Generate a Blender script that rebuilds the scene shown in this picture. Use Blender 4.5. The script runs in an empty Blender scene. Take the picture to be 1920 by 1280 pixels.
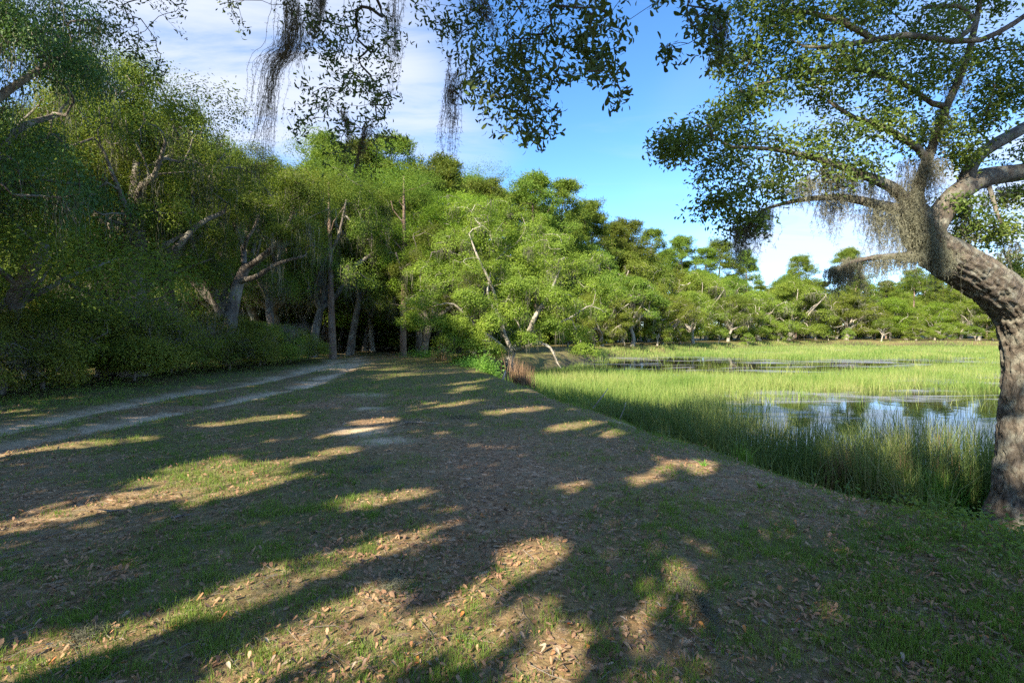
import bpy, math
import numpy as np
from mathutils import Matrix, Vector

# ------------------------------------------------------------------ camera, sky, sun, exposure
S = bpy.context.scene
COL = S.collection
CAM_H, F, HORIZON = 1.6, 960.0, 622.0           # photograph: 1920 px wide, 18 mm lens on 36 mm sensor

cam_data = bpy.data.cameras.new('camera'); cam_data.lens = 18; cam_data.sensor_width = 36
cam_data.shift_y = (HORIZON - 640) / 1920.0; cam_data.clip_end = 2000; cam_data.clip_start = 0.05
cam = bpy.data.objects.new('camera', cam_data); COL.objects.link(cam)
cam.location = (0, 0, CAM_H); cam.rotation_euler = (math.pi / 2, 0, 0); S.camera = cam

SUN_EL = math.radians(33)
SUN_AZ = np.array([0.58, 0.815]); SUN_AZ /= np.linalg.norm(SUN_AZ)      # the way the light travels over the ground
sun_pos = np.array([-SUN_AZ[0] * math.cos(SUN_EL), -SUN_AZ[1] * math.cos(SUN_EL), math.sin(SUN_EL)])
sl = bpy.data.lights.new('sun', 'SUN'); sl.energy = 3.7; sl.angle = math.radians(0.53); sl.color = (1.0, 0.87, 0.68)
sun = bpy.data.objects.new('sun', sl); COL.objects.link(sun)
sun.rotation_euler = Vector(sun_pos).to_track_quat('Z', 'Y').to_euler()

W = bpy.data.worlds.new('World'); S.world = W; W.use_nodes = True
wn, wl = W.node_tree.nodes, W.node_tree.links; wn.clear()
def N(nodes, t, **kw):
    n = nodes.new(t)
    for k, v in kw.items(): setattr(n, k, v)
    return n
sky = N(wn, 'ShaderNodeTexSky', sky_type='NISHITA', sun_disc=False)
sky.sun_elevation = SUN_EL; sky.sun_rotation = math.atan2(sun_pos[0], sun_pos[1])
sky.air_density = 0.75; sky.dust_density = 0.05; sky.ozone_density = 3.0; sky.altitude = 1200
tc = N(wn, 'ShaderNodeTexCoord'); sep = N(wn, 'ShaderNodeSeparateXYZ'); wl.new(tc.outputs['Generated'], sep.inputs[0])
def wmath(op, a, b=None, c=None):
    n = N(wn, 'ShaderNodeMath', operation=op)
    for i, v in enumerate((a, b, c)):
        if v is None: continue
        if isinstance(v, (int, float)): n.inputs[i].default_value = v
        else: wl.new(v, n.inputs[i])
    return n.outputs[0]
zc = wmath('ADD', wmath('MAXIMUM', sep.outputs[2], 0.0), 0.12)
cmb = N(wn, 'ShaderNodeCombineXYZ')
wl.new(wmath('DIVIDE', sep.outputs[0], zc), cmb.inputs[0]); wl.new(wmath('DIVIDE', sep.outputs[1], zc), cmb.inputs[1])
def wnoise(scale, rot, sc, off, detail=6, rough=0.55, dist=0.0):
    m = N(wn, 'ShaderNodeMapping'); m.inputs['Rotation'].default_value = (0, 0, rot); m.inputs['Scale'].default_value = sc; m.inputs['Location'].default_value = off
    wl.new(cmb.outputs[0], m.inputs[0])
    n = N(wn, 'ShaderNodeTexNoise'); n.inputs['Scale'].default_value = scale; n.inputs['Detail'].default_value = detail
    n.inputs['Roughness'].default_value = rough; n.inputs['Distortion'].default_value = dist
    wl.new(m.outputs[0], n.inputs['Vector']); return n.outputs[0]
def wramp(x, a, b):
    n = N(wn, 'ShaderNodeMapRange', interpolation_type='SMOOTHSTEP'); n.inputs[1].default_value = a; n.inputs[2].default_value = b
    wl.new(x, n.inputs[0]); return n.outputs[0]
big = wnoise(0.42, 0.5, (1, 0.55, 1), (3.5, 1.5, 0), 3, 0.5)
streak = wnoise(2.0, 0.55, (0.5, 1.6, 1), (3.0, 1.0, 0), 8, 0.6, 0.6)
cloud = wmath('MULTIPLY', wramp(big, 0.43, 0.60), wramp(streak, 0.18, 0.6))
wisp = wmath('MULTIPLY', wramp(streak, 0.55, 0.85), 0.25)
cloud = wmath('MULTIPLY', wmath('MINIMUM', wmath('ADD', cloud, wisp), 1.0), wramp(sep.outputs[2], 0.0, 0.12))
mixc = N(wn, 'ShaderNodeMix', data_type='RGBA'); wl.new(wmath('MULTIPLY', cloud, 0.85), mixc.inputs[0])
hsv = N(wn, 'ShaderNodeHueSaturation'); hsv.inputs['Saturation'].default_value = 1.16; hsv.inputs['Value'].default_value = 1.0
wl.new(sky.outputs[0], hsv.inputs['Color']); wl.new(hsv.outputs[0], mixc.inputs[6]); mixc.inputs[7].default_value = (2.3, 2.42, 2.7, 1)
bg = N(wn, 'ShaderNodeBackground'); bg.inputs[1].default_value = 0.1; wl.new(mixc.outputs[2], bg.inputs[0])
wo = N(wn, 'ShaderNodeOutputWorld'); wl.new(bg.outputs[0], wo.inputs[0])

S.view_settings.view_transform = 'Standard'; S.view_settings.look = 'None'
S.view_settings.exposure = 2.1; S.view_settings.gamma = 1.0; S.view_settings.use_curve_mapping = False
S.render.engine = 'CYCLES'
S.cycles.max_bounces = 8; S.cycles.diffuse_bounces = 4; S.cycles.glossy_bounces = 3; S.cycles.transmission_bounces = 5
S.cycles.transparent_max_bounces = 6; S.cycles.sample_clamp_indirect = 6; S.cycles.use_denoising = False
S.cycles.caustics_reflective = False; S.cycles.caustics_refractive = False

# ------------------------------------------------------------------ small tools
rng = np.random.default_rng(11)
def P(px, py, d):
    return np.array([(px - 960) / F * d, d, CAM_H + (HORIZON - py) / F * d])
def PL(rows): return np.array([P(*r) for r in rows])
def norm(v): return v / np.maximum(np.linalg.norm(v, axis=-1, keepdims=True), 1e-9)
def smooth(a, b, x):
    t = np.clip((x - a) / (b - a), 0, 1); return t * t * (3 - 2 * t)
def _hash(ix, iy, iz):
    h = (ix.astype(np.int64) * 374761393 + iy.astype(np.int64) * 668265263 + iz.astype(np.int64) * 2147483647) & 0xffffffff
    h = ((h ^ (h >> 13)) * 1274126177) & 0xffffffff
    h = ((h ^ (h >> 16)) * 2246822519) & 0xffffffff
    return ((h ^ (h >> 15)) & 0xffffff) / float(0xffffff)
def vnoise(p):
    p = np.asarray(p, float)
    if p.shape[-1] == 2: p = np.concatenate([p, np.zeros(p.shape[:-1] + (1,))], -1)
    i = np.floor(p).astype(np.int64); f = p - i; u = f * f * (3 - 2 * f); r = 0
    for a in (0, 1):
        for b in (0, 1):
            for c in (0, 1):
                w = (u[..., 0] if a else 1 - u[..., 0]) * (u[..., 1] if b else 1 - u[..., 1]) * (u[..., 2] if c else 1 - u[..., 2])
                r = r + w * _hash(i[..., 0] + a, i[..., 1] + b, i[..., 2] + c)
    return r
def fbm(p, octs=4, seed=0.0):
    p = np.asarray(p, float) + seed * 17.31; r = 0; a = 0.5; t = 0
    for _ in range(octs):
        r = r + a * vnoise(p); t += a; a *= 0.5; p = p * 2.03 + 5.7
    return r / t

class MB:
    def __init__(self): self.v = []; self.q = []; self.t = []; self.n = 0
    def add(self, v, quads=None, tris=None):
        v = np.asarray(v, float).reshape(-1, 3)
        if quads is not None and len(quads): self.q.append(np.asarray(quads, np.int64).reshape(-1, 4) + self.n)
        if tris is not None and len(tris): self.t.append(np.asarray(tris, np.int64).reshape(-1, 3) + self.n)
        self.v.append(v); self.n += len(v)
    def mesh(self, name, mat, smooth_shade=False, attrs=None):
        v = np.concatenate(self.v) if self.v else np.zeros((0, 3))
        q = np.concatenate(self.q) if self.q else np.zeros((0, 4), np.int64)
        t = np.concatenate(self.t) if self.t else np.zeros((0, 3), np.int64)
        m = bpy.data.meshes.new(name)
        m.vertices.add(len(v)); m.vertices.foreach_set('co', v.astype(np.float32).ravel())
        loops = np.concatenate([q.ravel(), t.ravel()]).astype(np.int32)
        m.loops.add(len(loops)); m.loops.foreach_set('vertex_index', loops)
        tot = np.concatenate([np.full(len(q), 4), np.full(len(t), 3)]).astype(np.int32)
        st = np.concatenate([[0], np.cumsum(tot)[:-1]]).astype(np.int32) if len(tot) else np.zeros(0, np.int32)
        m.polygons.add(len(tot)); m.polygons.foreach_set('loop_start', st)
        try: m.polygons.foreach_set('loop_total', tot)
        except Exception: pass
        m.polygons.foreach_set('use_smooth', np.full(len(tot), smooth_shade, dtype=bool))
        for k, a in (attrs or {}).items():
            at = m.attributes.new(k, 'FLOAT', 'POINT'); at.data.foreach_set('value', np.asarray(a, np.float32))
        m.update(calc_edges=True); m.validate()
        if mat is not None: m.materials.append(mat)
        return m

def obj(name, mesh, parent=None, **props):
    o = bpy.data.objects.new(name, mesh); COL.objects.link(o)
    if parent is not None: o.parent = parent
    for k, v in props.items(): o[k] = v
    return o
def thing(name, label, category, loc=(0, 0, 0), rz=0.0, sc=1.0, group=None):
    o = bpy.data.objects.new(name, None); COL.objects.link(o)
    o.location = loc; o.rotation_euler = (0, 0, rz)
    o.scale = (sc, sc, sc) if np.isscalar(sc) else sc
    o.empty_display_size = 0.2
    o['label'] = label; o['category'] = category
    if group: o['group'] = group
    return o

# ------------------------------------------------------------------ materials
def newmat(name):
    m = bpy.data.materials.new(name); m.use_nodes = True; m.node_tree.nodes.clear(); return m, m.node_tree.nodes, m.node_tree.links
def ramp(nodes, stops):
    r = nodes.new('ShaderNodeValToRGB'); e = r.color_ramp.elements
    while len(e) < len(stops): e.new(0.5)
    for i, (p, c) in enumerate(stops): e[i].position = p; e[i].color = (*c, 1)
    return r
def leaf_mat(name, cols, trans=0.35, rough=0.5, spec=0.35, noise_scale=0.85, tcol=None):
    m, n, l = newmat(name)
    geo = n.new('ShaderNodeNewGeometry'); oi = n.new('ShaderNodeObjectInfo')
    nz = n.new('ShaderNodeTexNoise'); nz.inputs['Scale'].default_value = noise_scale; nz.inputs['Detail'].default_value = 3
    l.new(geo.outputs['Position'], nz.inputs['Vector'])
    a = n.new('ShaderNodeMath'); a.operation = 'MULTIPLY_ADD'; a.inputs[1].default_value = 0.5
    l.new(geo.outputs['Random Per Island'], a.inputs[0]); 
    b = n.new('ShaderNodeMath'); b.operation = 'MULTIPLY_ADD'; b.inputs[1].default_value = 1.3; b.inputs[2].default_value = -0.4
    l.new(nz.outputs[0], b.inputs[0]); l.new(b.outputs[0], a.inputs[2])
    k = len(cols); r = ramp(n, [(i / (k - 1), c) for i, c in enumerate(cols)]); l.new(a.outputs[0], r.inputs[0])
    h = n.new('ShaderNodeHueSaturation'); l.new(r.outputs[0], h.inputs['Color'])
    mr = n.new('ShaderNodeMapRange'); mr.inputs[3].default_value = 0.7; mr.inputs[4].default_value = 1.3; l.new(oi.outputs['Random'], mr.inputs[0]); l.new(mr.outputs[0], h.inputs['Value'])
    mh = n.new('ShaderNodeMapRange'); mh.inputs[3].default_value = 0.485; mh.inputs[4].default_value = 0.52; l.new(oi.outputs['Random'], mh.inputs[0]); l.new(mh.outputs[0], h.inputs['Hue'])
    p = n.new('ShaderNodeBsdfPrincipled'); p.inputs['Roughness'].default_value = rough; p.inputs['Specular IOR Level'].default_value = spec
    l.new(h.outputs[0], p.inputs['Base Color'])
    t = n.new('ShaderNodeBsdfTranslucent')
    tm = n.new('ShaderNodeMix'); tm.data_type = 'RGBA'; tm.blend_type = 'MULTIPLY'; tm.inputs[0].default_value = 1; tm.inputs[7].default_value = (*(tcol or (1.5, 1.45, 0.7)), 1)
    l.new(h.outputs[0], tm.inputs[6]); l.new(tm.outputs[2], t.inputs[0])
    mx = n.new('ShaderNodeMixShader'); mx.inputs[0].default_value = trans
    l.new(p.outputs[0], mx.inputs[1]); l.new(t.outputs[0], mx.inputs[2])
    o = n.new('ShaderNodeOutputMaterial'); l.new(mx.outputs[0], o.inputs[0]); return m
def bark_mat(name, c1, c2, lichen=(0.34, 0.34, 0.28), lich=0.35, scale=6.0, stretch=0.25, bump=0.6):
    m, n, l = newmat(name)
    tcn = n.new('ShaderNodeTexCoord'); mp = n.new('ShaderNodeMapping'); mp.inputs['Scale'].default_value = (1, 1, stretch)
    l.new(tcn.outputs['Object'], mp.inputs[0])
    v = n.new('ShaderNodeTexNoise'); v.inputs['Scale'].default_value = scale; v.inputs['Detail'].default_value = 8; v.inputs['Roughness'].default_value = 0.65; v.inputs['Distortion'].default_value = 0.8
    l.new(mp.outputs[0], v.inputs['Vector'])
    r = ramp(n, [(0.3, c1), (0.7, c2)]); l.new(v.outputs[0], r.inputs[0])
    z = n.new('ShaderNodeTexNoise'); z.inputs['Scale'].default_value = scale * 0.4; z.inputs['Detail'].default_value = 6; l.new(tcn.outputs['Object'], z.inputs['Vector'])
    zr = ramp(n, [(0.48, (0, 0, 0)), (0.62, (1, 1, 1))]); l.new(z.outputs[0], zr.inputs[0])
    zm = n.new('ShaderNodeMath'); zm.operation = 'MULTIPLY'; zm.inputs[1].default_value = lich; l.new(zr.outputs[0], zm.inputs[0])
    mx = n.new('ShaderNodeMix'); mx.data_type = 'RGBA'; mx.inputs[7].default_value = (*lichen, 1); l.new(zm.outputs[0], mx.inputs[0]); l.new(r.outputs[0], mx.inputs[6])
    b = n.new('ShaderNodeBump'); b.inputs['Strength'].default_value = bump; b.inputs['Distance'].default_value = 0.04; l.new(v.outputs[0], b.inputs['Height'])
    p = n.new('ShaderNodeBsdfPrincipled'); p.inputs['Roughness'].default_value = 0.9; p.inputs['Specular IOR Level'].default_value = 0.2
    l.new(mx.outputs[2], p.inputs['Base Color']); l.new(b.outputs[0], p.inputs['Normal'])
    o = n.new('ShaderNodeOutputMaterial'); l.new(p.outputs[0], o.inputs[0]); return m

M = {}
M['oak'] = leaf_mat('live_oak_leaf', [(0.055, 0.1, 0.018), (0.12, 0.18, 0.026), (0.22, 0.26, 0.04)], 0.38, 0.6, 0.2)
M['oak_near'] = leaf_mat('near_oak_leaf', [(0.06, 0.095, 0.022), (0.105, 0.155, 0.03), (0.21, 0.24, 0.05)], 0.4, 0.5, 0.35, 0.8)
M['oak_over_shade'] = leaf_mat('shade_tint_overhanging_leaf', [(0.03, 0.05, 0.014), (0.05, 0.08, 0.018), (0.1, 0.125, 0.03)], 0.3, 0.5, 0.3, 1.5)  # painted darker so the overhanging sprays read as shaded silhouettes
M['oak_lit'] = leaf_mat('sun_tint_oak_leaf', [(0.10, 0.155, 0.028), (0.18, 0.25, 0.04), (0.28, 0.335, 0.055)], 0.42, 0.65, 0.15)  # lighter oak leaf copy: sunlight on the front-lit crowns put into the colour
M['bright'] = leaf_mat('bright_leaf', [(0.1, 0.18, 0.02), (0.17, 0.27, 0.03), (0.27, 0.37, 0.05)], 0.45, 0.6, 0.2)
M['oak_dark'] = leaf_mat('shade_tint_oak_leaf', [(0.03, 0.065, 0.018), (0.06, 0.11, 0.026), (0.11, 0.16, 0.035)], 0.3, 0.52, 0.3)  # darker oak leaf copy: shade on the left-edge oaks put into the colour
M['pine'] = leaf_mat('pine_needle', [(0.06, 0.10, 0.015), (0.11, 0.165, 0.022), (0.2, 0.235, 0.032)], 0.3, 0.6, 0.2)
M['azalea'] = leaf_mat('azalea_leaf', [(0.09, 0.14, 0.025), (0.17, 0.22, 0.03), (0.30, 0.28, 0.04)], 0.35, 0.55, 0.25, 0.6)
M['shade_rush'] = leaf_mat('shade_tint_rush_blade', [(0.05, 0.095, 0.028), (0.09, 0.15, 0.04), (0.17, 0.21, 0.06), (0.24, 0.22, 0.11)], 0.25, 0.5, 0.35, 0.7)  # darker than the far grass: tree shade near the bank painted into the blades
M['marsh'] = leaf_mat('marsh_grass_blade', [(0.07, 0.17, 0.035), (0.17, 0.29, 0.06), (0.31, 0.385, 0.12), (0.45, 0.42, 0.21)], 0.38, 0.6, 0.2, 0.22)
M['grass'] = leaf_mat('lawn_grass_blade', [(0.09, 0.15, 0.025), (0.14, 0.22, 0.035), (0.25, 0.25, 0.09)], 0.35, 0.6, 0.2, 0.9)
M['thatch'] = leaf_mat('dry_thatch', [(0.16, 0.12, 0.075), (0.26, 0.2, 0.12), (0.36, 0.29, 0.18)], 0.15, 0.8, 0.15, 1.5, (1, 0.9, 0.7))
M['litter'] = leaf_mat('dry_oak_leaf', [(0.08, 0.045, 0.027), (0.24, 0.14, 0.08), (0.44, 0.275, 0.155), (0.5, 0.2, 0.07)], 0.15, 0.6, 0.3, 3.0, (1.1, 0.8, 0.6))
M['reed'] = leaf_mat('dry_reed', [(0.2, 0.13, 0.07), (0.33, 0.23, 0.13), (0.42, 0.31, 0.18)], 0.2, 0.7, 0.2, 2.0, (1, 0.9, 0.7))
M['weed'] = leaf_mat('weed_leaf', [(0.1, 0.2, 0.03), (0.16, 0.29, 0.05), (0.24, 0.36, 0.07)], 0.4, 0.5, 0.3, 1.0)
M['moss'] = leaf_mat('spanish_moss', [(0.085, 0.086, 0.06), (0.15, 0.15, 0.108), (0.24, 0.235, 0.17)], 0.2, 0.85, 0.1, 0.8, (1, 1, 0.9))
M['moss_dark'] = leaf_mat('shade_tint_spanish_moss', [(0.06, 0.05, 0.034), (0.11, 0.092, 0.058), (0.19, 0.16, 0.1)], 0.2, 0.85, 0.1, 2.0, (1, 1, 0.9))  # darker moss copy: shade on the near ropes put into the colour
M['bark'] = bark_mat('oak_bark', (0.06, 0.05, 0.042), (0.2, 0.175, 0.15), lich=0.45)
M['bark_hero'] = bark_mat('fissured_oak_bark', (0.05, 0.042, 0.034), (0.19, 0.163, 0.13), lichen=(0.29, 0.295, 0.24), lich=0.55, scale=22, stretch=.4, bump=1.0)
M['bark_pale'] = bark_mat('pale_lichen_bark', (0.16, 0.14, 0.115), (0.36, 0.33, 0.28), lichen=(0.42, 0.42, 0.36), lich=0.5)
M['bark_pine'] = bark_mat('pine_bark', (0.09, 0.06, 0.045), (0.26, 0.185, 0.14), lichen=(0.3, 0.27, 0.23), lich=0.3)
M['twig'] = bark_mat('grey_twig', (0.12, 0.1, 0.085), (0.24, 0.21, 0.18), lich=0.2, bump=0.1)
M['dark_twig'] = bark_mat('dark_twig', (0.03, 0.025, 0.02), (0.08, 0.065, 0.05), lich=0.2, bump=0.1)

# ------------------------------------------------------------------ terrain
BANK = np.array([(16, -14), (9, -6), (5.6, 0.6), (4.4, 3.0), (3.6, 4.7), (2.7, 6.4), (1.75, 9.5), (0.75, 14.0), (-0.5, 19.5), (-1.6, 24.5),
                 (-1.2, 28.5), (1.5, 33), (5, 42), (8, 54), (22, 68), (38, 86), (56, 97), (80, 90), (112, 82), (150, 66), (200, 30), (200, -14)], float)
def poly_dist(p, poly, closed=True):
    p = np.asarray(p, float); d = np.full(p.shape[:-1], 1e9); k = len(poly); inside = np.zeros(p.shape[:-1], bool)
    for i in range(k if closed else k - 1):
        a, b = poly[i], poly[(i + 1) % k]; ab = b - a; ap = p - a
        t = np.clip((ap @ ab) / (ab @ ab), 0, 1)
        d = np.minimum(d, np.linalg.norm(ap - t[..., None] * ab, axis=-1))
        if closed:
            c = (a[1] > p[..., 1]) != (b[1] > p[..., 1])
            with np.errstate(divide='ignore', invalid='ignore'):
                xi = (b[0] - a[0]) * (p[..., 1] - a[1]) / (b[1] - a[1] if b[1] != a[1] else 1e-9) + a[0]
            inside ^= c & (p[..., 0] < xi)
    return np.where(inside, d, -d) if closed else d
WATER = -0.85
RUTS = [np.array([(-8.6, -10), (-8.55, 4), (-8.45, 8.6), (-8.5, 10), (-8.5, 13), (-8.25, 17), (-8.5, 22), (-9.6, 28), (-12, 34), (-17, 44)], float),
        np.array([(-7.2, -10), (-7.15, 4), (-7.1, 7.5), (-6.8, 9.8), (-6.4, 12), (-6.25, 15), (-6.9, 21), (-7.9, 26), (-10.2, 33.5), (-15.5, 44)], float)]
def rut_dist(p): return np.minimum(poly_dist(p, RUTS[0], False), poly_dist(p, RUTS[1], False))
def terrain(x, y):
    p = np.stack([np.asarray(x, float), np.asarray(y, float)], -1)
    w = fbm(p * 0.55, 3, 3) - 0.5
    s = poly_dist(p, BANK) + w * 0.9
    width = 1.9 + 1.7 * (1 - smooth(6, 14, p[..., 1])) + 4 * smooth(40, 60, p[..., 1])
    z = -1.0 * smooth(0, 1, (s + 0.35) / width)
    land = 1 - smooth(-1, 1.0, s)
    z = z + land * ((fbm(p * 0.22, 3, 1) - 0.5) * 0.10 + (fbm(p * 2.3, 3, 2) - 0.5) * 0.05 + (fbm(p * 6.0, 2, 12) - .5) * .022)
    z = z - 0.08 * (1 - smooth(0.12, 0.5, rut_dist(p))) * land
    far = smooth(30, 90, -s) * 1.5
    z = z + far * (fbm(p * 0.02, 2, 5))
    return z
def tz(x, y): return float(terrain(np.array([x]), np.array([y]))[0])

def sinh_axis(n, k, ext, c):
    u = np.linspace(-1, 1, n); a = np.arcsinh(ext / k); return c + k * np.sinh(u * a)
gx = sinh_axis(240, 3.0, 420, -0.5); gy = sinh_axis(240, 3.2, 420, 5.0)
GX, GY = np.meshgrid(gx, gy, indexing='ij'); GZ = terrain(GX, GY)
n0, n1 = GX.shape
idx = np.arange(n0 * n1).reshape(n0, n1)
quads = np.stack([idx[:-1, :-1], idx[1:, :-1], idx[1:, 1:], idx[:-1, 1:]], -1).reshape(-1, 4)
pg = np.stack([GX, GY], -1)
def grass_density(p):
    """how grassy the lawn is, 0..1"""
    x, y = p[..., 0], p[..., 1]
    n = fbm(p * 0.8, 4, 7); n2 = fbm(p * 0.25, 3, 9)
    g = 0.58 + 1.7 * (n - 0.5) + 1.2 * (n2 - 0.5)
    g = g + 0.55 * smooth(-9.0, -9.8, x) * smooth(6, 9, y)
    g = g + 0.6 * smooth(10, 16, y) * smooth(-6.3, -5.0, x)
    g = g - 0.32 * np.exp(-((x - 0.3) / 2.2) ** 2 - ((y - 5.5) / 3.0) ** 2)
    g = g + 0.45 * np.exp(-((x - 3.4) / 0.9) ** 2 - ((y - 3.6) / 1.0) ** 2)
    g = g + 0.25 * smooth(-1.0, -3.0, x) * smooth(5, 3, y)
    g = g * smooth(0.12, 0.4, rut_dist(p) + 0.35 * (fbm(p * 1.7, 2, 4) - 0.5))
    return np.clip(g, 0, 1)
def track_mask(p):
    d = rut_dist(p) + (fbm(p * 1.3, 3, 21) - 0.5) * 0.55 + (fbm(p * 5.0, 3, 23) - .5) * .35
    t = (1 - smooth(0.13, 0.34, d)) * smooth(5.5, 9.5, p[..., 1] + 3 * (fbm(p * 0.5, 2, 2) - .5))
    far = np.exp(-((p[..., 0] + 8.2) / 1.6) ** 2 - ((p[..., 1] - 24) / 4.0) ** 2)
    t = np.maximum(t, np.clip(far * 1.5 - 1.1 * fbm(p * 1.1, 3, 6), 0, 1))
    for cx, cy, r in ((-2.4, 8.1, .5), (-1.9, 7.4, .4), (2.05, 9.6, .3), (-2.9, 10.5, .3), (-3.6, 13, .5)):
        q = np.hypot((p[..., 0] - cx) * 0.7, (p[..., 1] - cy)) + 0.5 * (fbm(p * 2.2, 3, 8) - .5)
        t = np.maximum(t, 0.75 * (1 - smooth(r * .3, r, q)))
    return np.clip(t, 0, 1)

def ground_mat():
    m, n, l = newmat('lawn_soil')
    geo = n.new('ShaderNodeNewGeometry')
    def att(k):
        a = n.new('ShaderNodeAttribute'); a.attribute_name = k; return a.outputs['Fac']
    def noise(sc, det=6, rough=0.6):
        z = n.new('ShaderNodeTexNoise'); z.inputs['Scale'].default_value = sc; z.inputs['Detail'].default_value = det; z.inputs['Roughness'].default_value = rough
        l.new(geo.outputs['Position'], z.inputs['Vector']); return z.outputs[0]
    def mix(f, a, b):
        x = n.new('ShaderNodeMix'); x.data_type = 'RGBA'
        l.new(f, x.inputs[0])
        for i, c in ((6, a), (7, b)):
            if isinstance(c, tuple): x.inputs[i].default_value = (*c, 1)
            else: l.new(c, x.inputs[i])
        return x.outputs[2]
    def rmp(v, a, b):
        r = n.new('ShaderNodeMapRange'); r.inputs[1].default_value = a; r.inputs[2].default_value = b; l.new(v, r.inputs[0]); return r.outputs[0]
    fine = noise(28, 8, 0.7); mid = noise(5, 6); sm = noise(90, 4)
    soil = ramp(n, [(0.3, (0.11, 0.057, 0.026)), (0.5, (0.30, 0.175, 0.085)), (0.72, (0.49, 0.325, 0.175))]); l.new(fine, soil.inputs[0])
    thatch = ramp(n, [(0.3, (0.13, 0.095, 0.05)), (0.7, (0.34, 0.26, 0.155))]); l.new(sm, thatch.inputs[0])
    c = mix(rmp(mid, 0.42, 0.62), soil.outputs[0], thatch.outputs[0])
    wz = n.new('ShaderNodeTexNoise'); wz.inputs['Scale'].default_value = 14; l.new(geo.outputs['Position'], wz.inputs['Vector'])
    wa = n.new('ShaderNodeVectorMath'); wa.operation = 'MULTIPLY_ADD'; wa.inputs[1].default_value = (.12, .12, .12); l.new(wz.outputs['Color'], wa.inputs[0]); l.new(geo.outputs['Position'], wa.inputs[2])
    vo = n.new('ShaderNodeTexVoronoi'); vo.inputs['Scale'].default_value = 27; l.new(wa.outputs[0], vo.inputs['Vector'])
    sp = n.new('ShaderNodeSeparateColor'); l.new(vo.outputs['Color'], sp.inputs[0])
    lit = ramp(n, [(0.0, (.05, .03, .018)), (.35, (.16, .095, .052)), (.7, (.36, .23, .13)), (1.0, (.62, .46, .31))]); l.new(sp.outputs[0], lit.inputs[0])
    lm = n.new('ShaderNodeMath'); lm.operation = 'MULTIPLY'; l.new(rmp(mid, 0.62, 0.36), lm.inputs[0]); l.new(rmp(sp.outputs[1], .15, .3), lm.inputs[1])
    c = mix(lm.outputs[0], c, lit.outputs[0])
    gr = ramp(n, [(0.3, (0.045, 0.065, 0.016)), (0.7, (0.13, 0.16, 0.04))]); l.new(sm, gr.inputs[0])
    gm = n.new('ShaderNodeMath'); gm.operation = 'MULTIPLY'; l.new(att('grass'), gm.inputs[0]); l.new(rmp(fine, 0.3, 0.6), gm.inputs[1])
    c = mix(gm.outputs[0], c, gr.outputs[0])
    sand = ramp(n, [(0.3, (0.48, 0.37, 0.235)), (0.7, (0.8, 0.65, 0.45))]); l.new(fine, sand.inputs[0])
    tm = n.new('ShaderNodeMath'); tm.operation = 'MULTIPLY'; l.new(att('track'), tm.inputs[0]); l.new(rmp(mid, 0.2, 0.5), tm.inputs[1])
    c = mix(tm.outputs[0], c, sand.outputs[0])
    mud = ramp(n, [(0.3, (0.03, 0.026, 0.02)), (0.7, (0.08, 0.07, 0.055))]); l.new(mid, mud.inputs[0])
    c = mix(att('mud'), c, mud.outputs[0])
    b = n.new('ShaderNodeBump'); b.inputs['Strength'].default_value = 0.7; b.inputs['Distance'].default_value = 0.03; l.new(fine, b.inputs['Height'])
    p = n.new('ShaderNodeBsdfPrincipled'); p.inputs['Roughness'].default_value = 0.92; p.inputs['Specular IOR Level'].default_value = 0.2
    l.new(c, p.inputs['Base Color']); l.new(b.outputs[0], p.inputs['Normal'])
    o = n.new('ShaderNodeOutputMaterial'); l.new(p.outputs[0], o.inputs[0]); return m
mb = MB(); mb.add(np.stack([GX, GY, GZ], -1).reshape(-1, 3), quads=quads)
sg = poly_dist(pg, BANK)
g = obj('ground', mb.mesh('ground', ground_mat(), True, {'grass': grass_density(pg).ravel(), 'track': track_mask(pg).ravel(), 'mud': smooth(-0.55, -0.75, GZ).ravel()}))
g['kind'] = 'structure'

def water_mat():
    m, n, l = newmat('marsh_water')
    geo = n.new('ShaderNodeNewGeometry')
    z = n.new('ShaderNodeTexNoise'); z.inputs['Scale'].default_value = 1.6; z.inputs['Detail'].default_value = 3; l.new(geo.outputs['Position'], z.inputs['Vector'])
    b = n.new('ShaderNodeBump'); b.inputs['Strength'].default_value = 0.05; b.inputs['Distance'].default_value = 0.05; l.new(z.outputs[0], b.inputs['Height'])
    p = n.new('ShaderNodeBsdfPrincipled'); p.inputs['Base Color'].default_value = (0.02, 0.018, 0.012, 1); p.inputs['Roughness'].default_value = 0.03
    p.inputs['IOR'].default_value = 1.33; p.inputs['Specular IOR Level'].default_value = 0.7; l.new(b.outputs[0], p.inputs['Normal'])
    mp = n.new('ShaderNodeMapping'); mp.inputs['Scale'].default_value = (.16, .42, 1); mp.inputs['Rotation'].default_value = (0, 0, .5); mp.inputs['Location'].default_value = (.9, .35, 0); l.new(geo.outputs['Position'], mp.inputs[0])
    f = n.new('ShaderNodeTexNoise'); f.inputs['Scale'].default_value = 1.0; f.inputs['Detail'].default_value = 9; f.inputs['Roughness'].default_value = .62; f.inputs['Distortion'].default_value = .7; l.new(mp.outputs[0], f.inputs['Vector'])
    fr = ramp(n, [(.51, (0, 0, 0)), (.6, (.8, .8, .8))]); l.new(f.outputs[0], fr.inputs[0])
    fl = n.new('ShaderNodeBsdfPrincipled'); fl.inputs['Base Color'].default_value = (.23, .225, .23, 1); fl.inputs['Roughness'].default_value = .35
    mx = n.new('ShaderNodeMixShader'); l.new(fr.outputs[0], mx.inputs[0]); l.new(p.outputs[0], mx.inputs[1]); l.new(fl.outputs[0], mx.inputs[2])
    o = n.new('ShaderNodeOutputMaterial'); l.new(mx.outputs[0], o.inputs[0]); return m
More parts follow.
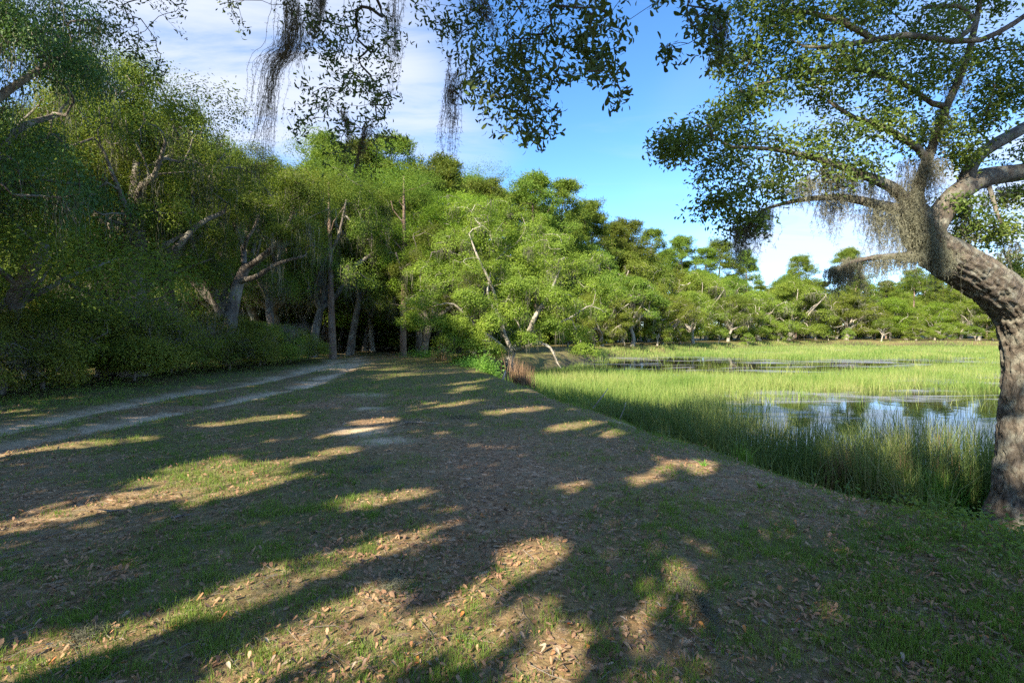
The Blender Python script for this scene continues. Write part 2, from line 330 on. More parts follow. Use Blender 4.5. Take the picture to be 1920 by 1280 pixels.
mb = MB(); mb.add([(-4, -14, WATER), (200, -14, WATER), (200, 110, WATER), (-4, 110, WATER)], quads=[(0, 1, 2, 3)])
o = obj('water', mb.mesh('water', water_mat())); o['kind'] = 'structure'

# ------------------------------------------------------------------ plant building tools
def resample(pts, rad, step):
    pts = np.asarray(pts, float); rad = np.asarray(rad, float); k = len(pts)
    ext = np.vstack([2 * pts[0] - pts[1], pts, 2 * pts[-1] - pts[-2]]); out = []; ro = []
    for i in range(k - 1):
        p0, p1, p2, p3 = ext[i:i + 4]; m = max(1, int(np.linalg.norm(p2 - p1) / step))
        for t in np.arange(m) / m:
            out.append(0.5 * ((2 * p1) + (-p0 + p2) * t + (2 * p0 - 5 * p1 + 4 * p2 - p3) * t * t + (-p0 + 3 * p1 - 3 * p2 + p3) * t ** 3))
            ro.append(rad[i] * (1 - t) + rad[i + 1] * t)
    out.append(pts[-1]); ro.append(rad[-1]); return np.array(out), np.array(ro)
def tube(mb, pts, rad, sides=6, cap=True, disp=None):
    pts = np.asarray(pts, float); k = len(pts)
    if k < 2: return
    t = norm(np.gradient(pts, axis=0)); mean = np.abs(t).mean(0); ref = np.zeros(3); ref[int(np.argmin(mean))] = 1
    a = norm(np.cross(t, ref)); b = np.cross(t, a)
    th = np.arange(sides) / sides * 2 * math.pi
    ring = a[:, None] * np.cos(th)[None, :, None] + b[:, None] * np.sin(th)[None, :, None]
    R = np.asarray(rad)[:, None] * np.ones(sides)
    if disp is not None: R = disp(pts, ring, R)
    v = (pts[:, None] + ring * R[..., None]).reshape(-1, 3)
    i = np.arange(k * sides).reshape(k, sides); j = np.roll(i, -1, 1)
    q = np.stack([i[:-1], j[:-1], j[1:], i[1:]], -1).reshape(-1, 4)
    v = np.vstack([v, pts[-1:]]); tip = np.stack([i[-1], j[-1], np.full(sides, k * sides)], -1)
    mb.add(v, quads=q, tris=tip if cap else None)

class Skel:
    """branches: hand-placed limbs, then twigs that reach for the foliage"""
    def __init__(self, step=0.35): self.p = []; self.par = []; self.r = []; self.ok = []; self.step = step
    def limb(self, pts, rads, attach=True, clear=0):
        pts, rads = resample(pts, rads, self.step); prev = -1
        if attach and self.p:
            prev = int(np.argmin(np.linalg.norm(np.array(self.p) - pts[0], axis=1))); pts = pts[1:]; rads = rads[1:]
        for k, (a, b) in enumerate(zip(pts, rads)):
            self.p.append(a); self.par.append(prev); self.r.append(b); self.ok.append(k >= clear); prev = len(self.p) - 1
    def reach(self, targets, rng, tip=0.01, sag=0.05, jit=0.06, lo=0.0):
        root = np.array(self.p)
        d0 = np.array([np.min(np.linalg.norm(root - t, axis=1)) for t in targets])
        P_ = np.zeros((len(self.p) + len(targets) * 60, 3)); n = len(self.p); P_[:n] = root
        okv = np.zeros(len(P_), bool); okv[:n] = self.ok
        for ti in np.argsort(d0):
            t = targets[ti]; dv = t - P_[:n]; d = np.linalg.norm(dv, axis=1) + np.where(okv[:n], 0, 1e6)
            d = d + 0.35 * np.maximum(0, P_[:n, 2] - t[2])
            i = int(np.argmin(d)); dist = np.linalg.norm(t - P_[i])
            if dist < 1e-3: continue
            j = self.par[i]; dirp = norm(P_[i] - P_[j]) if j >= 0 else np.array([0, 0, 1.0])
            m = int(np.clip(dist / self.step + 1, 1, 8)); c = P_[i] + dirp * dist * 0.35 + np.array([0, 0, sag * dist]); prev = i
            for k in range(1, m + 1):
                s = k / m; q = (1 - s) ** 2 * P_[i] + 2 * s * (1 - s) * c + s * s * t
                if k < m: q = q + rng.normal(0, jit * dist / m + 0.004, 3)
                if n >= len(P_): break
                P_[n] = q; self.p.append(q); self.par.append(prev); self.r.append(0.0); self.ok.append(True); okv[n] = True; prev = n; n += 1
        self.tip = tip
    def radii(self, e=2.3):
        n = len(self.p); r = np.array(self.r); acc = np.zeros(n); tip = getattr(self, 'tip', 0.01)
        for i in range(n - 1, -1, -1):
            v = max(acc[i] ** (1 / e) if acc[i] > 0 else tip, tip)
            if r[i] == 0: r[i] = v
            j = self.par[i]
            if j >= 0: acc[j] += r[i] ** e
        for i in range(n):                       # a child never thicker than its parent
            j = self.par[i]
            if j >= 0: r[i] = min(r[i], r[j] * 1.02)
        self.rad = r
    def build(self, mb, min_r=0.0, fat=10, hero=None):
        self.radii(); n = len(self.p); p = np.array(self.p); r = self.rad
        best = -np.ones(n, int); bv = np.zeros(n)
        for i in range(n):
            j = self.par[i]
            if j >= 0 and r[i] + 1e-5 * (self.par[i] == i - 1) > bv[j]: bv[j] = r[i] + 1e-5 * (self.par[i] == i - 1); best[j] = i
        for i in range(n):
            j = self.par[i]
            if j >= 0 and best[j] == i: continue
            ch = [i]; 
            while best[ch[-1]] >= 0: ch.append(best[ch[-1]])
            pts = p[ch]; rr = r[ch]
            if j >= 0: pts = np.vstack([p[j], pts]); rr = np.concatenate([[min(r[j], rr[0] * 1.1)], rr])
            if len(pts) < 2 or rr.max() < min_r: continue
            R0 = rr.max(); tube(mb, pts, rr, fat if R0 > 0.12 else 6 if R0 > 0.04 else 4 if R0 > 0.015 else 3)

def leaves(mb, c, nrm, L, Wd, rng, fold=0.25, tipdir=None):
    """folded kite leaves, one quad each"""
    n = norm(nrm); k = len(c)
    t = rng.normal(size=(k, 3)) if tipdir is None else tipdir + rng.normal(0, 0.35, (k, 3))
    u = norm(t - (t * n).sum(1, keepdims=True) * n); v = np.cross(n, u)
    L = np.broadcast_to(L, (k,))[:, None]; Wd = np.broadcast_to(Wd, (k,))[:, None]
    a = c - u * L * 0.5; b = c + u * L * 0.5; l_ = c + v * Wd * 0.5 + n * Wd * fold + u * L * 0.08; r_ = c - v * Wd * 0.5 + n * Wd * fold + u * L * 0.08
    mb.add(np.stack([a, r_, b, l_], 1).reshape(-1, 3), quads=np.arange(4 * k).reshape(-1, 4))
def strands(mb, top, length, width, rng, segs=4, sway=0.12, wind=(0.0, 0.0)):
    """hanging strips (moss): tapering, wavering"""
    k = len(top); ph = rng.uniform(0, 2 * math.pi, k); d = np.stack([np.cos(ph), np.sin(ph), np.zeros(k)], 1)
    off = rng.normal(0, 1, (k, segs + 1, 2)).cumsum(1) * 1.0; off -= off[:, :1]
    s = np.linspace(0, 1, segs + 1)
    ctr = np.repeat(top[:, None], segs + 1, 1); ctr[..., 2] -= s * length[:, None]
    ctr[..., :2] += off * (sway * length / segs)[:, None, None]
    ctr[..., 0] += wind[0] * s ** 1.5 * length[:, None]; ctr[..., 1] += wind[1] * s ** 1.5 * length[:, None]
    w = np.broadcast_to(width, (k,))[:, None] * (1 - 0.85 * s ** 1.5)[None]
    a = ctr + d[:, None] * w[..., None] * 0.5; b = ctr - d[:, None] * w[..., None] * 0.5
    v = np.stack([a, b], 2).reshape(k, -1, 3); i = (np.arange(segs) * 2)[None] + (np.arange(k) * 2 * (segs + 1))[:, None]
    q = np.stack([i, i + 1, i + 3, i + 2], -1).reshape(-1, 4); mb.add(v.reshape(-1, 3), quads=q)
    return ctr
def hairs(mb, pts, L, w, rng, down=0.35):
    """short curling filaments"""
    k = len(pts); d = rng.normal(size=(k, 3)); d[:, 2] -= down + .6; d = norm(d); s = norm(np.cross(d, rng.normal(size=(k, 3)))) * w / 2
    L = (L * rng.uniform(0.4, 1.3, k))[:, None]; e = norm(d + rng.normal(0, .8, (k, 3)) + np.array([0, 0, -.4])); m = pts + d * L * .5; t = m + e * L * .5
    i = np.arange(k) * 5; mb.add(np.stack([pts - s, pts + s, m + s, m - s, t], 1).reshape(-1, 3), quads=np.stack([i, i + 1, i + 2, i + 3], 1), tris=np.stack([i + 3, i + 2, i + 4], 1))
def moss_mesh(mb, anchors, rng, n_per=10, length=(0.3, 1.0), width=0.012, spread=0.12, hair=12, hl=0.05, hw=0.003, sway=0.12, segs=5, wind=(0, 0)):
    a = np.repeat(np.asarray(anchors), n_per, 0); k = len(a)
    top = a + rng.normal(0, 1, (k, 3)) * spread * np.array([1, 1, 0.35])
    ln = np.repeat(rng.uniform(*length, len(anchors)), n_per) * rng.uniform(0.25, 1.0, k)
    ctr = strands(mb, top, ln, width, rng, segs, sway, wind)
    if hair:
        i = rng.integers(0, segs, (k, hair)); f = rng.uniform(0, 1, (k, hair))[..., None]; kk = np.arange(k)[:, None]
        p = ctr[kk, i] * (1 - f) + ctr[kk, i + 1] * f
        hairs(mb, p.reshape(-1, 3), hl, hw, rng)

def lobe_targets(lobes, rng, per):
    """points in the outer shell of ellipsoid lobes (upper side favoured); also the outward direction"""
    T = []; O = []
    for (c, rad), k in zip(lobes, per):
        d = norm(rng.normal(size=(k, 3)) + np.array([0, 0, 0.35])); d[:, 2] = np.where(d[:, 2] < -0.35, -d[:, 2] * 0.6, d[:, 2]); d = norm(d)
        s = rng.uniform(0.5, 1.0, (k, 1)) ** 0.6
        T.append(np.asarray(c) + d * s * np.asarray(rad)); O.append(d)
    return np.vstack(T), np.vstack(O)
def foliage(mb, T, O, rng, n_per, clump, L, Wd, up=0.5, rnd=0.5, flat=0.7):
    k = len(T); c = np.repeat(T, n_per, 0); o = np.repeat(O, n_per, 0); m = len(c)
    g = rng.normal(0, 1, (m, 3)); g = g / np.maximum(1, np.linalg.norm(g, axis=1, keepdims=True) / 1.9)
    sz = np.repeat(rng.uniform(0.6, 1.35, k), n_per)[:, None] * clump
    off = g * sz * np.array([1, 1, flat]); c = c + off
    nrm = o * 0.55 + np.array([0, 0, up]) + rng.normal(0, rnd, (m, 3)) + norm(off) * 0.35
    s = rng.uniform(0.6, 1.25, m); leaves(mb, c, nrm, L * s, Wd * s, rng)
    return c

def oak_parts(seed, H, R, n_lobes, n_t, n_per, L, mat, bark, moss=60, trunk_r=0.3, clump=0.28, fork=0.25, moss_w=0.02, low=0.3, moss_len=(0.4, 1.6), wood=.016):
    r = np.random.default_rng(seed); sk = Skel(0.45)
    lean = r.normal(0, 0.08 * H, 2)
    base = np.array([0, 0, -0.2]); fk = np.array([lean[0] * .5, lean[1] * .5, H * fork])
    sk.limb([base, base + (fk - base) * .5 + np.append(r.normal(0, .1, 2), 0), fk], [trunk_r * 1.35, trunk_r, trunk_r * .9], clear=3)
    lobes = []
    for i in range(n_lobes):                      # separate sprays of foliage at many levels, ragged outline
        a = i * 2.399 + r.uniform(-.5, .5); q = math.sqrt((i + .5) / n_lobes) * r.uniform(.8, 1.12)
        top = H * (1 - 0.45 * min(q, 1) ** 2.0); z = top if r.random() < .5 else r.uniform(H * low, top)
        if q < .45 and r.random() < .7: z = top
        rad = R * r.uniform(0.10, 0.24)
        lobes.append((np.array([math.cos(a) * q * R * .85 + lean[0], math.sin(a) * q * R * .85 + lean[1], z - rad * .5]), (rad * r.uniform(.9, 1.4), rad * r.uniform(.9, 1.4), rad * r.uniform(.55, .95))))
    for i in range(7):
        a = i / 7 * 6.28 + r.uniform(-.4, .4); e = np.array([math.cos(a), math.sin(a), 0]) * R * r.uniform(.45, .8); e[2] = H * r.uniform(.5, .8); e[:2] += lean
        mid = fk + (e - fk) * .45 + np.array([0, 0, H * r.uniform(-.04, .12)]) + np.append(r.normal(0, .08 * R, 2), 0)
        sk.limb([fk + r.normal(0, .03, 3), (fk + mid) / 2 + r.normal(0, .04 * R, 3), mid, (mid + e) / 2 + r.normal(0, .04 * R, 3), e], [trunk_r * .62, trunk_r * .52, trunk_r * .44, trunk_r * .32, trunk_r * .2])
    T, O = lobe_targets(lobes, r, [n_t] * len(lobes))
    sel = r.random(len(T)) < 0.4; sk.reach(T[sel], r, wood, jit=.13)
    tb = MB(); sk.build(tb, 0.013)
    cb = MB(); foliage(cb, T, O, r, n_per, clump, L, L * .55)
    ms = None
    if moss:
        mbm = MB(); P_ = np.array(sk.p); rr = sk.rad; cand = np.where((P_[:, 2] > H * .25) & (P_[:, 2] < H * .85) & (rr < trunk_r * .6))[0]
        an = P_[r.choice(cand, min(moss, len(cand)), replace=False)]
        moss_mesh(mbm, an, r, 14, moss_len, moss_w, .2, 2, .14, moss_w * .6, .3)
        ms = mbm.mesh('moss', M['moss'])
    return {'trunk': tb.mesh('trunk', M[bark], True), 'crown': cb.mesh('crown', M[mat]), 'hanging_moss': ms}
def pine_parts(seed, H, R, n_br=30, tufts=9, bare=0.5, tr=0.22):
    n_br = int(n_br * 2.0); R = R * 1.25
    r = np.random.default_rng(seed); tb = MB(); cb = MB(); sk = Skel(0.8)
    b = r.normal(0, .012 * H, (4, 2))
    sk.limb([(0, 0, -.2), (*b[0], H * .33), (*b[1], H * .66), (*b[2] , H * .97)], [tr * 1.15, tr * .95, tr * .7, tr * .15], clear=int(H * bare / .8))
    T = []
    for i in range(n_br):
        s = r.uniform(0, 1) ** .8; z = H * (bare + (1 - bare) * s); reach = R * (1 - .72 * s ** 1.6) * r.uniform(.5, 1.1) * (0.65 + .35 * smooth(0, .25, s))
        a = r.uniform(0, 6.283); tip = np.array([math.cos(a) * reach, math.sin(a) * reach, z + reach * r.uniform(.0, .45)]) 
        for _ in range(tufts): T.append(tip + r.normal(0, 1, 3) * np.array([.5, .5, .2]) * R * .26)
    T = np.array(T); sk.reach(T[::3], r, .015, jit=.08, sag=-.02); sk.build(tb, .016, 8)
    k = 40; c = np.repeat(T, k, 0) + r.normal(0, .25, (len(T) * k, 3)) * np.array([1, 1, .7]); m = len(c)
    # needle bundles: thin blades fanning up and out
    d = norm(r.normal(0, .8, (m, 3)) + norm(c - np.repeat(T, k, 0)) * .8 + np.array([0, 0, .35])); s = norm(np.cross(d, r.normal(size=(m, 3))))
    L = r.uniform(.2, .42, m)[:, None]; w = r.uniform(.03, .055, m)[:, None]
    cb.add(np.stack([c - s * w, c + s * w, c + d * L], 1).reshape(-1, 3), tris=np.arange(3 * m).reshape(-1, 3))
    return {'trunk': tb.mesh('trunk', M['bark_pine'], True), 'crown': cb.mesh('crown', M['pine'])}
def place(parts, name, label, cat, x, y, rz=0.0, sc=1.0, group=None, mats=None):
    t = thing(name, label, cat, (x, y, tz(x, y)), rz, sc, group)
    for k, me in parts.items():
        if me is not None: obj(k, me, t)
    return t
def from_px(px, d): return (px - 960) / F * d, d

_t = ['', '', 'twenty', 'thirty', 'forty']; _u = 'first second third fourth fifth sixth seventh eighth ninth'.split()
ORD = 'first second third fourth fifth sixth seventh eighth ninth tenth eleventh twelfth thirteenth fourteenth fifteenth sixteenth seventeenth eighteenth nineteenth'.split()
for _k in (2, 3, 4): ORD += [{2: 'twentieth', 3: 'thirtieth', 4: 'fortieth'}[_k]] + [_t[_k] + '-' + u for u in _u]
# ------------------------------------------------------------------ trees: shared kinds
OAK = [oak_parts(101, 9.0, 5.6, 44, 20, 84, .09, 'oak', 'bark', 150, .3, low=.34),
       oak_parts(102, 9.6, 5.2, 46, 20, 84, .09, 'oak', 'bark', 150, .3, low=.36, fork=.32)]
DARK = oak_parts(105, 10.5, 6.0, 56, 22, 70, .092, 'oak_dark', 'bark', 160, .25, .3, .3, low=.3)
SHORE = [oak_parts(111, 7.0, 4.6, 40, 20, 50, .14, 'oak_lit', 'bark_pale', 70, .22, .29, .2, .03, .15, wood=.022),
         oak_parts(112, 6.4, 5.0, 42, 20, 50, .14, 'oak_lit', 'bark_pale', 80, .22, .29, .18, .03, .12, wood=.022),
         oak_parts(113, 7.6, 4.4, 40, 20, 50, .14, 'oak', 'bark_pale', 60, .22, .29, .25, .03, .2, wood=.022),
         oak_parts(114, 7.0, 4.0, 36, 20, 50, .14, 'oak_lit', 'bark_pale', 40, .2, .36, .3, .03, .3, wood=.022)]
BRIGHT = oak_parts(121, 7.0, 3.8, 34, 20, 50, .14, 'bright', 'bark_pale', 0, .16, .36, .28, low=.25)
PINE = [pine_parts(131, 20, 3.3, 34), pine_parts(132, 20, 2.9, 30, 9, .42), pine_parts(133, 20, 3.6, 32, 9, .58), pine_parts(134, 20, 3.0, 40, 8, .35)]

# ------------------------------------------------------------------ trees: pines over the woods and shore
PINES = [  # px, py of the top, distance, kind, label
 (612, 262, 42, 3, 'tall pine behind the sandy track, partly hidden by moss hanging in front'),
 (680, 275, 46, 0, 'tall pine left of the highest pine over the woods'),
 (738, 268, 48, 1, 'highest pine over the middle of the woods, crown touching blue sky'),
 (828, 302, 54, 3, 'broad dark pine just right of the highest pine'),
 (775, 340, 50, 2, 'shorter pine between the highest pine and the broad dark one'),
 (905, 345, 60, 2, 'pine behind the bright green tree, lower than its neighbours'),
 (1000, 334, 62, 0, 'pine with pale bare trunk showing above the lichen oak'),
 (1056, 348, 66, 1, 'slim pine right of the pine with the pale bare trunk'),
 (1108, 384, 72, 3, 'rounded pine on the descending skyline above the marsh channel'),
 (1150, 424, 80, 0, 'small pine halfway down the descending skyline'),
 (1178, 418, 82, 2, 'pine beside the small one halfway down the skyline'),
 (1222, 436, 90, 1, 'last pine of the descending skyline before the dip'),
 (1278, 448, 98, 0, 'pine standing alone after the dip in the skyline'),
 (1322, 470, 104, 1, 'thin pine in the group of three over the far shore'),
 (1352, 456, 106, 2, 'tallest pine of the group of three over the far shore'),
 (1398, 474, 108, 3, 'bushy pine at the right end of the far group of three'),
 (1498, 484, 124, 2, 'round-topped lone pine on the far skyline beside the hanging moss'),
 (1590, 470, 122, 0, 'far pine showing behind the moss fringe of the leaning oak'),
 (1606, 520, 106, 1, 'pine with long pale trunk rising from the far shore'),
 (1712, 508, 106, 2, 'pine with pale trunk under the bend of the leaning oak'),
 (1768, 515, 104, 0, 'pair-trunked looking pine near the leaning oak trunk'),
 (1850, 500, 108, 3, 'pine seen through the fork beside the leaning oak trunk'),
]
for i, (px, py, d, k, lab) in enumerate(PINES):
    x, y = from_px(px, d); z0 = tz(x, y); H = CAM_H + (HORIZON - py) / F * d - z0; s = H / 20
    t = place(PINE[k], 'pine_tree', lab, 'tree', x, y, i * 1.7, (max(s, .75), max(s, .75), s), 'pines over the woods and shore')
r = np.random.default_rng(5)
for i in range(40):                                   # deeper in the wood, only glimpsed between the others
    px = 560 + i * 34 + r.uniform(-20, 20); d = 62 + i * 1.7 + r.uniform(0, 14); top = np.interp(px, [560, 740, 1000, 1250, 1450, 1920], [320, 310, 365, 465, 515, 510]) + r.uniform(0, 40)
    x, y = from_px(px, d); H = CAM_H + (HORIZON - top) / F * d - tz(x, y); s = H / 20
    place(PINE[i % 4], 'pine_tree', 'pine deep in the woods, glimpsed between nearer crowns, %s from the left' % ORD[i], 'tree', x, y, i * 2.1, (max(s, .8), max(s, .8), s), 'pines glimpsed deep in the woods')

# shore oaks along the marsh
SH = [(1128, 57, 545, 0, 'lichen grey oak leaning over the channel mouth'), (1185, 60, 520, 2, 'dark rounded oak behind the channel'),
      (1240, 66, 556, 1, 'low spreading oak above the channel reflections'), (1300, 72, 548, 0, 'oak with bare grey lower limbs at the channel end'),
      (1365, 84, 556, 2, 'dense oak on the far shore below the group of three pines'), (1425, 92, 548, 1, 'pale green oak where the far skyline dips'),
      (1478, 98, 530, 0, 'tall rounded oak below the lone far pine'), (1530, 101, 560, 2, 'oak with white forked trunk at the far marsh edge'),
      (1585, 103, 555, 1, 'far shore oak left of the long pale pine trunk'), (1640, 104, 570, 0, 'low far shore oak right of the long pale pine trunk'),
      (1700, 102, 575, 1, 'flat-topped far oak under the moss fringe'), (1835, 96, 560, 0, 'grey-green oak at the marsh edge beside the leaning trunk'),
      (1900, 93, 560, 2, 'oak half hidden behind the leaning oak trunk')]
for i, (px, d, py, k, lab) in enumerate(SH):
    x, y = from_px(px, d); H = CAM_H + (HORIZON - py) / F * d - tz(x, y); s = H / (7.0, 6.4, 7.6, 7.0)[k]
    place(SHORE[k], 'shore_oak', lab, 'tree', x, y, i * 1.3, (s * 1.05, s * 1.05, s), 'oaks along the far shore')
for i, (px, d, py, lab) in enumerate([(1668, 100, 560, 'vivid green young tree on the far shore'), (1752, 100, 568, 'vivid green tree at the sandy end of the far shore'),
                                      (880, 40, 372, 'bright green tree crowning above the lichen oak'), (700, 42, 420, 'bright young tree over the dark track opening')]):
    x, y = from_px(px, d); H = CAM_H + (HORIZON - py) / F * d - tz(x, y); s = H / 7
    place(BRIGHT, 'broadleaf_tree', lab, 'tree', x, y, i * 1.9, s * np.array([.9, .9, 1.0]) if i > 1 else s)
r = np.random.default_rng(6)
for i in range(30):                                   # second row
    px = 1000 + i * 32 + r.uniform(-12, 12); d = np.interp(px, [1000, 1300, 1500, 1920], [58, 90, 116, 112]) + r.uniform(0, 12)
    top = np.interp(px, [1000, 1250, 1420, 1600, 1920], [430, 500, 530, 530, 520]) + r.uniform(-10, 25)
    x, y = from_px(px, d); H = CAM_H + (HORIZON - top) / F * d - tz(x, y); s = H / 7
    place(SHORE[(i * 3 + 1) % 4], 'shore_oak', 'oak in the second row behind the shore, %s' % (ORD[i] + ' from the left' if i < 15 else ORD[29 - i] + ' from the right'), 'tree', x, y, i * 2.3, (s * .8, s * .8, s), 'oaks of the second row behind the shore')
for i in range(16):                                   # low scrub along the waterline
    px = 1075 + i * 53 + r.uniform(-15, 15); d = np.interp(px, [1075, 1300, 1500, 1900], [53, 68, 96, 90]) + r.uniform(-1, 3.5); s = r.uniform(.2, .55) * np.array([r.uniform(.7, 1.2), r.uniform(.7, 1.2), r.uniform(.6, 1.3)])
    x, y = from_px(px, d); place({'crown': SHORE[i % 3]['crown'], 'stems': SHORE[i % 3]['trunk']}, 'shore_shrub', 'low rounded shrub at the waterline, %s from the left' % ORD[i], 'shrub', x, y, i * 1.1, s, 'shrubs along the waterline')

# left woods
LW = [(270, 20, 150, 0, 'tall oak with sunlit top left of the sky gap'), (345, 24, 225, 1, 'oak stepping down beside the sky gap'),
      (430, 26, 258, 0, 'rounded oak left of the long moss rope'), (505, 29, 292, 1, 'oak behind the end of the long moss rope'),
      (585, 32, 300, 0, 'oak over the dark track opening'), (655, 36, 345, 1, 'spreading oak right of the track opening'), (195, 19, 150, 1, 'oak behind the dark near oak at left')]
for i, (px, d, py, k, lab) in enumerate(LW):
    x, y = from_px(px, d); H = CAM_H + (HORIZON - py) / F * d - tz(x, y); s = H / (9.0, 9.6)[k]
    place(OAK[k], 'live_oak', lab, 'tree', x, y, i * 2.2 + .5, (s * .62, s * .62, s), 'oaks of the left woods')
WALL = oak_parts(141, 7.5, 4.6, 46, 20, 34, .24, 'oak', 'bark', 0, .2, .5, .15, low=.02)
r = np.random.default_rng(28)
for i in range(44):                                   # the dense back of the woods, closing the view between the trunks
    row, q = divmod(i, 22); px = -420 + q * 66 + r.uniform(-15, 15); d = 60 + 14 * row + r.uniform(0, 5); x, y = from_px(px, d)
    if poly_dist(np.array([[x, y]]), BANK)[0] > -3: continue
    s = r.uniform(.95, 1.4); place(WALL, 'thicket_tree', 'low dense tree at the dark back of the woods, %s row, %s from the left' % (('nearer', 'farther')[row], ORD[q]), 'tree', x, y, i * 1.3, s, 'dense back of the woods')
for i in range(22):
    px = 1000 + i * 48 + r.uniform(-10, 10); d = np.interp(px, [1000, 1300, 1500, 2050], [68, 100, 126, 122]); x, y = from_px(px, d)
    place(WALL, 'thicket_tree', 'low dense tree behind the far shore, seen between trunks, %s from the left' % ORD[i], 'tree', x, y, i * 1.3, r.uniform(.9, 1.2), 'dense back of the far shore')
n_deep = 0
r = np.random.default_rng(8)
for i in range(34):
    px = -100 + (i % 17) * 62 + r.uniform(-25, 25); d = (34 if i < 17 else 48) + r.uniform(0, 9); top = np.interp(px, [-100, 300, 500, 800, 1000], [200, 260, 310, 400, 470]) + r.uniform(0, 60)
    x, y = from_px(px, d); H = CAM_H + (HORIZON - top) / F * d - tz(x, y); s = H / 9.3
    if poly_dist(np.array([[x, y]]), BANK)[0] > -2: continue
    if min(rut_dist(np.array([[x, y]]))) < 1.6: x -= 3
    place(OAK[i % 2], 'live_oak', ('oak of the middle row in the dark woods, %s from the left' if i < 17 else 'oak of the rear row in the dark woods, %s from the left') % ORD[i % 17], 'tree', x, y, i * 1.9, (s * .8, s * .8, s), 'oaks deep in the dark woods')
    n_deep += 1
# ------------------------------------------------------------------ near dark oak at the left edge
x, y = from_px(20, 12.5)
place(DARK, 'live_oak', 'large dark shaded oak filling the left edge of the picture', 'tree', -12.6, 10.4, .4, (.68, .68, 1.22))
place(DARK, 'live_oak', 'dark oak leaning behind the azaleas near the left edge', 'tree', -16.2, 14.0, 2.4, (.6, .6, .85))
# crown that reaches towards the camera on the left
def custom_oak(name, label, limbs, lobes_px, per, n_per, clump, L, mat, bark, moss_an=0, moss_kw=None, min_r=.004, reach=.6, wfac=.5, tip=.006, group=None, step=.3, cull=None, fat=12):
    r = np.random.default_rng(abs(hash(label)) % 9999 if False else len(label) * 7 + len(lobes_px)); sk = Skel(step)
    base = np.asarray(limbs[0][0][0]).copy()
    for k, (pts, rad) in enumerate(limbs): sk.limb(np.asarray(pts) - base, rad, clear=4 if k == 0 else 0)
    lobes = [(np.asarray(c) - base, rr) for c, rr in lobes_px]
    T, O = lobe_targets(lobes, r, per)
    sk.reach(T[r.random(len(T)) < reach], r, tip, jit=.1)
    tb = MB(); sk.build(tb, min_r, fat); cb = MB(); foliage(cb, T, O, r, n_per, clump, L, L * wfac)
    t = thing(name, label, 'tree', base, group=group)
    obj('trunk', tb.mesh('trunk', M[bark], True), t); obj('crown', cb.mesh('crown', M[mat]), t)
    if moss_an:
        mm = MB(); Pn = np.array(sk.p); rr = sk.rad; cand = np.where((rr < .12) & (Pn[:, 2] > 1.0))[0]; an = Pn[r.choice(cand, min(moss_an, len(cand)), replace=False)]
        moss_mesh(mm, an, r, **(moss_kw or {})); obj('hanging_moss', mm.mesh('hanging_moss', M['moss']), t)
    return t, sk, T
def lob(px, py, d, rp, fy=1.0, fz=.75):
    q = rp / F * d; return (P(px, py, d), (q, q * fy, q * fz))

# lichen oak on the bank, middle of the picture
D = 29.0
limbs = [(PL([(958, 700, D), (955, 672, D), (962, 655, D)]), [.34, .27, .22]),
         (PL([(962, 655, D), (990, 625, D - .5), (1005, 590, D - .5), (1030, 550, D), (1050, 505, D + .5)]), [.2, .16, .12, .08, .03]),
         (PL([(960, 658, D), (945, 625, D), (940, 600, D + .3), (915, 555, D + .5), (920, 510, D + 1)]), [.14, .11, .09, .07, .03]),
         (PL([(958, 665, D), (930, 640, D - 1), (890, 610, D - 2), (850, 570, D - 2.5), (810, 575, D - 3)]), [.12, .1, .08, .05, .02]),
         (PL([(962, 660, D), (1000, 645, D - 1.5), (1030, 650, D - 2), (1045, 680, D - 2.2), (1052, 690, D - 2.3)]), [.1, .085, .075, .05, .02]),
         (PL([(945, 630, D), (925, 545, D - 1.5), (895, 480, D - 2), (880, 440, D - 1)]), [.09, .08, .06, .03]),
         (PL([(990, 625, D), (1060, 600, D - 1), (1100, 575, D - 1)]), [.08, .06, .03])]
ll = [lob(*a) for a in [(850, 470, D - 1, 52), (905, 440, D, 50), (960, 462, D, 52), (1010, 485, D, 50), (1065, 510, D, 44), (1110, 545, D, 36), (880, 515, D - 2, 50), (940, 520, D - 2, 48),
      (1000, 545, D - 2, 45), (830, 545, D - 2, 46), (790, 580, D - 3, 38), (815, 610, D - 3, 30), (1060, 580, D - 1, 42), (905, 580, D - 2.5, 42), (960, 590, D - 3, 34), (880, 640, D - 2.5, 38), (920, 665, D - 2, 28), (1080, 630, D, 32), (1030, 615, D - 2, 26), (858, 610, D - 3, 26), (1115, 590, D, 30), (800, 520, D - 1, 40), (870, 405, D + 2, 40), (930, 400, D + 2, 38), (985, 430, D + 2, 42), (1040, 460, D + 2, 38), (1100, 500, D + 2, 40), (770, 610, D - 3, 24), (1145, 560, D + 1, 30), (1095, 660, D - 1, 22), (845, 640, D - 3, 26), (900, 650, D - 3.5, 28), (985, 640, D - 3, 22), (925, 610, D - 4, 26), (1035, 560, D - 3, 26), (880, 565, D - 4, 30), (965, 545, D - 3.5, 28), (870, 680, D - 2.5, 20)]]
custom_oak('live_oak', 'pale lichen-covered oak leaning over the bank at the marsh corner', limbs, ll, [30] * len(ll), 86, .2, .098, 'oak_lit', 'bark_pale', 170,
           dict(n_per=12, length=(.3, 1.3), width=.02, spread=.15, hair=3, hl=.08, hw=.01), min_r=.009, reach=.5, tip=.009)
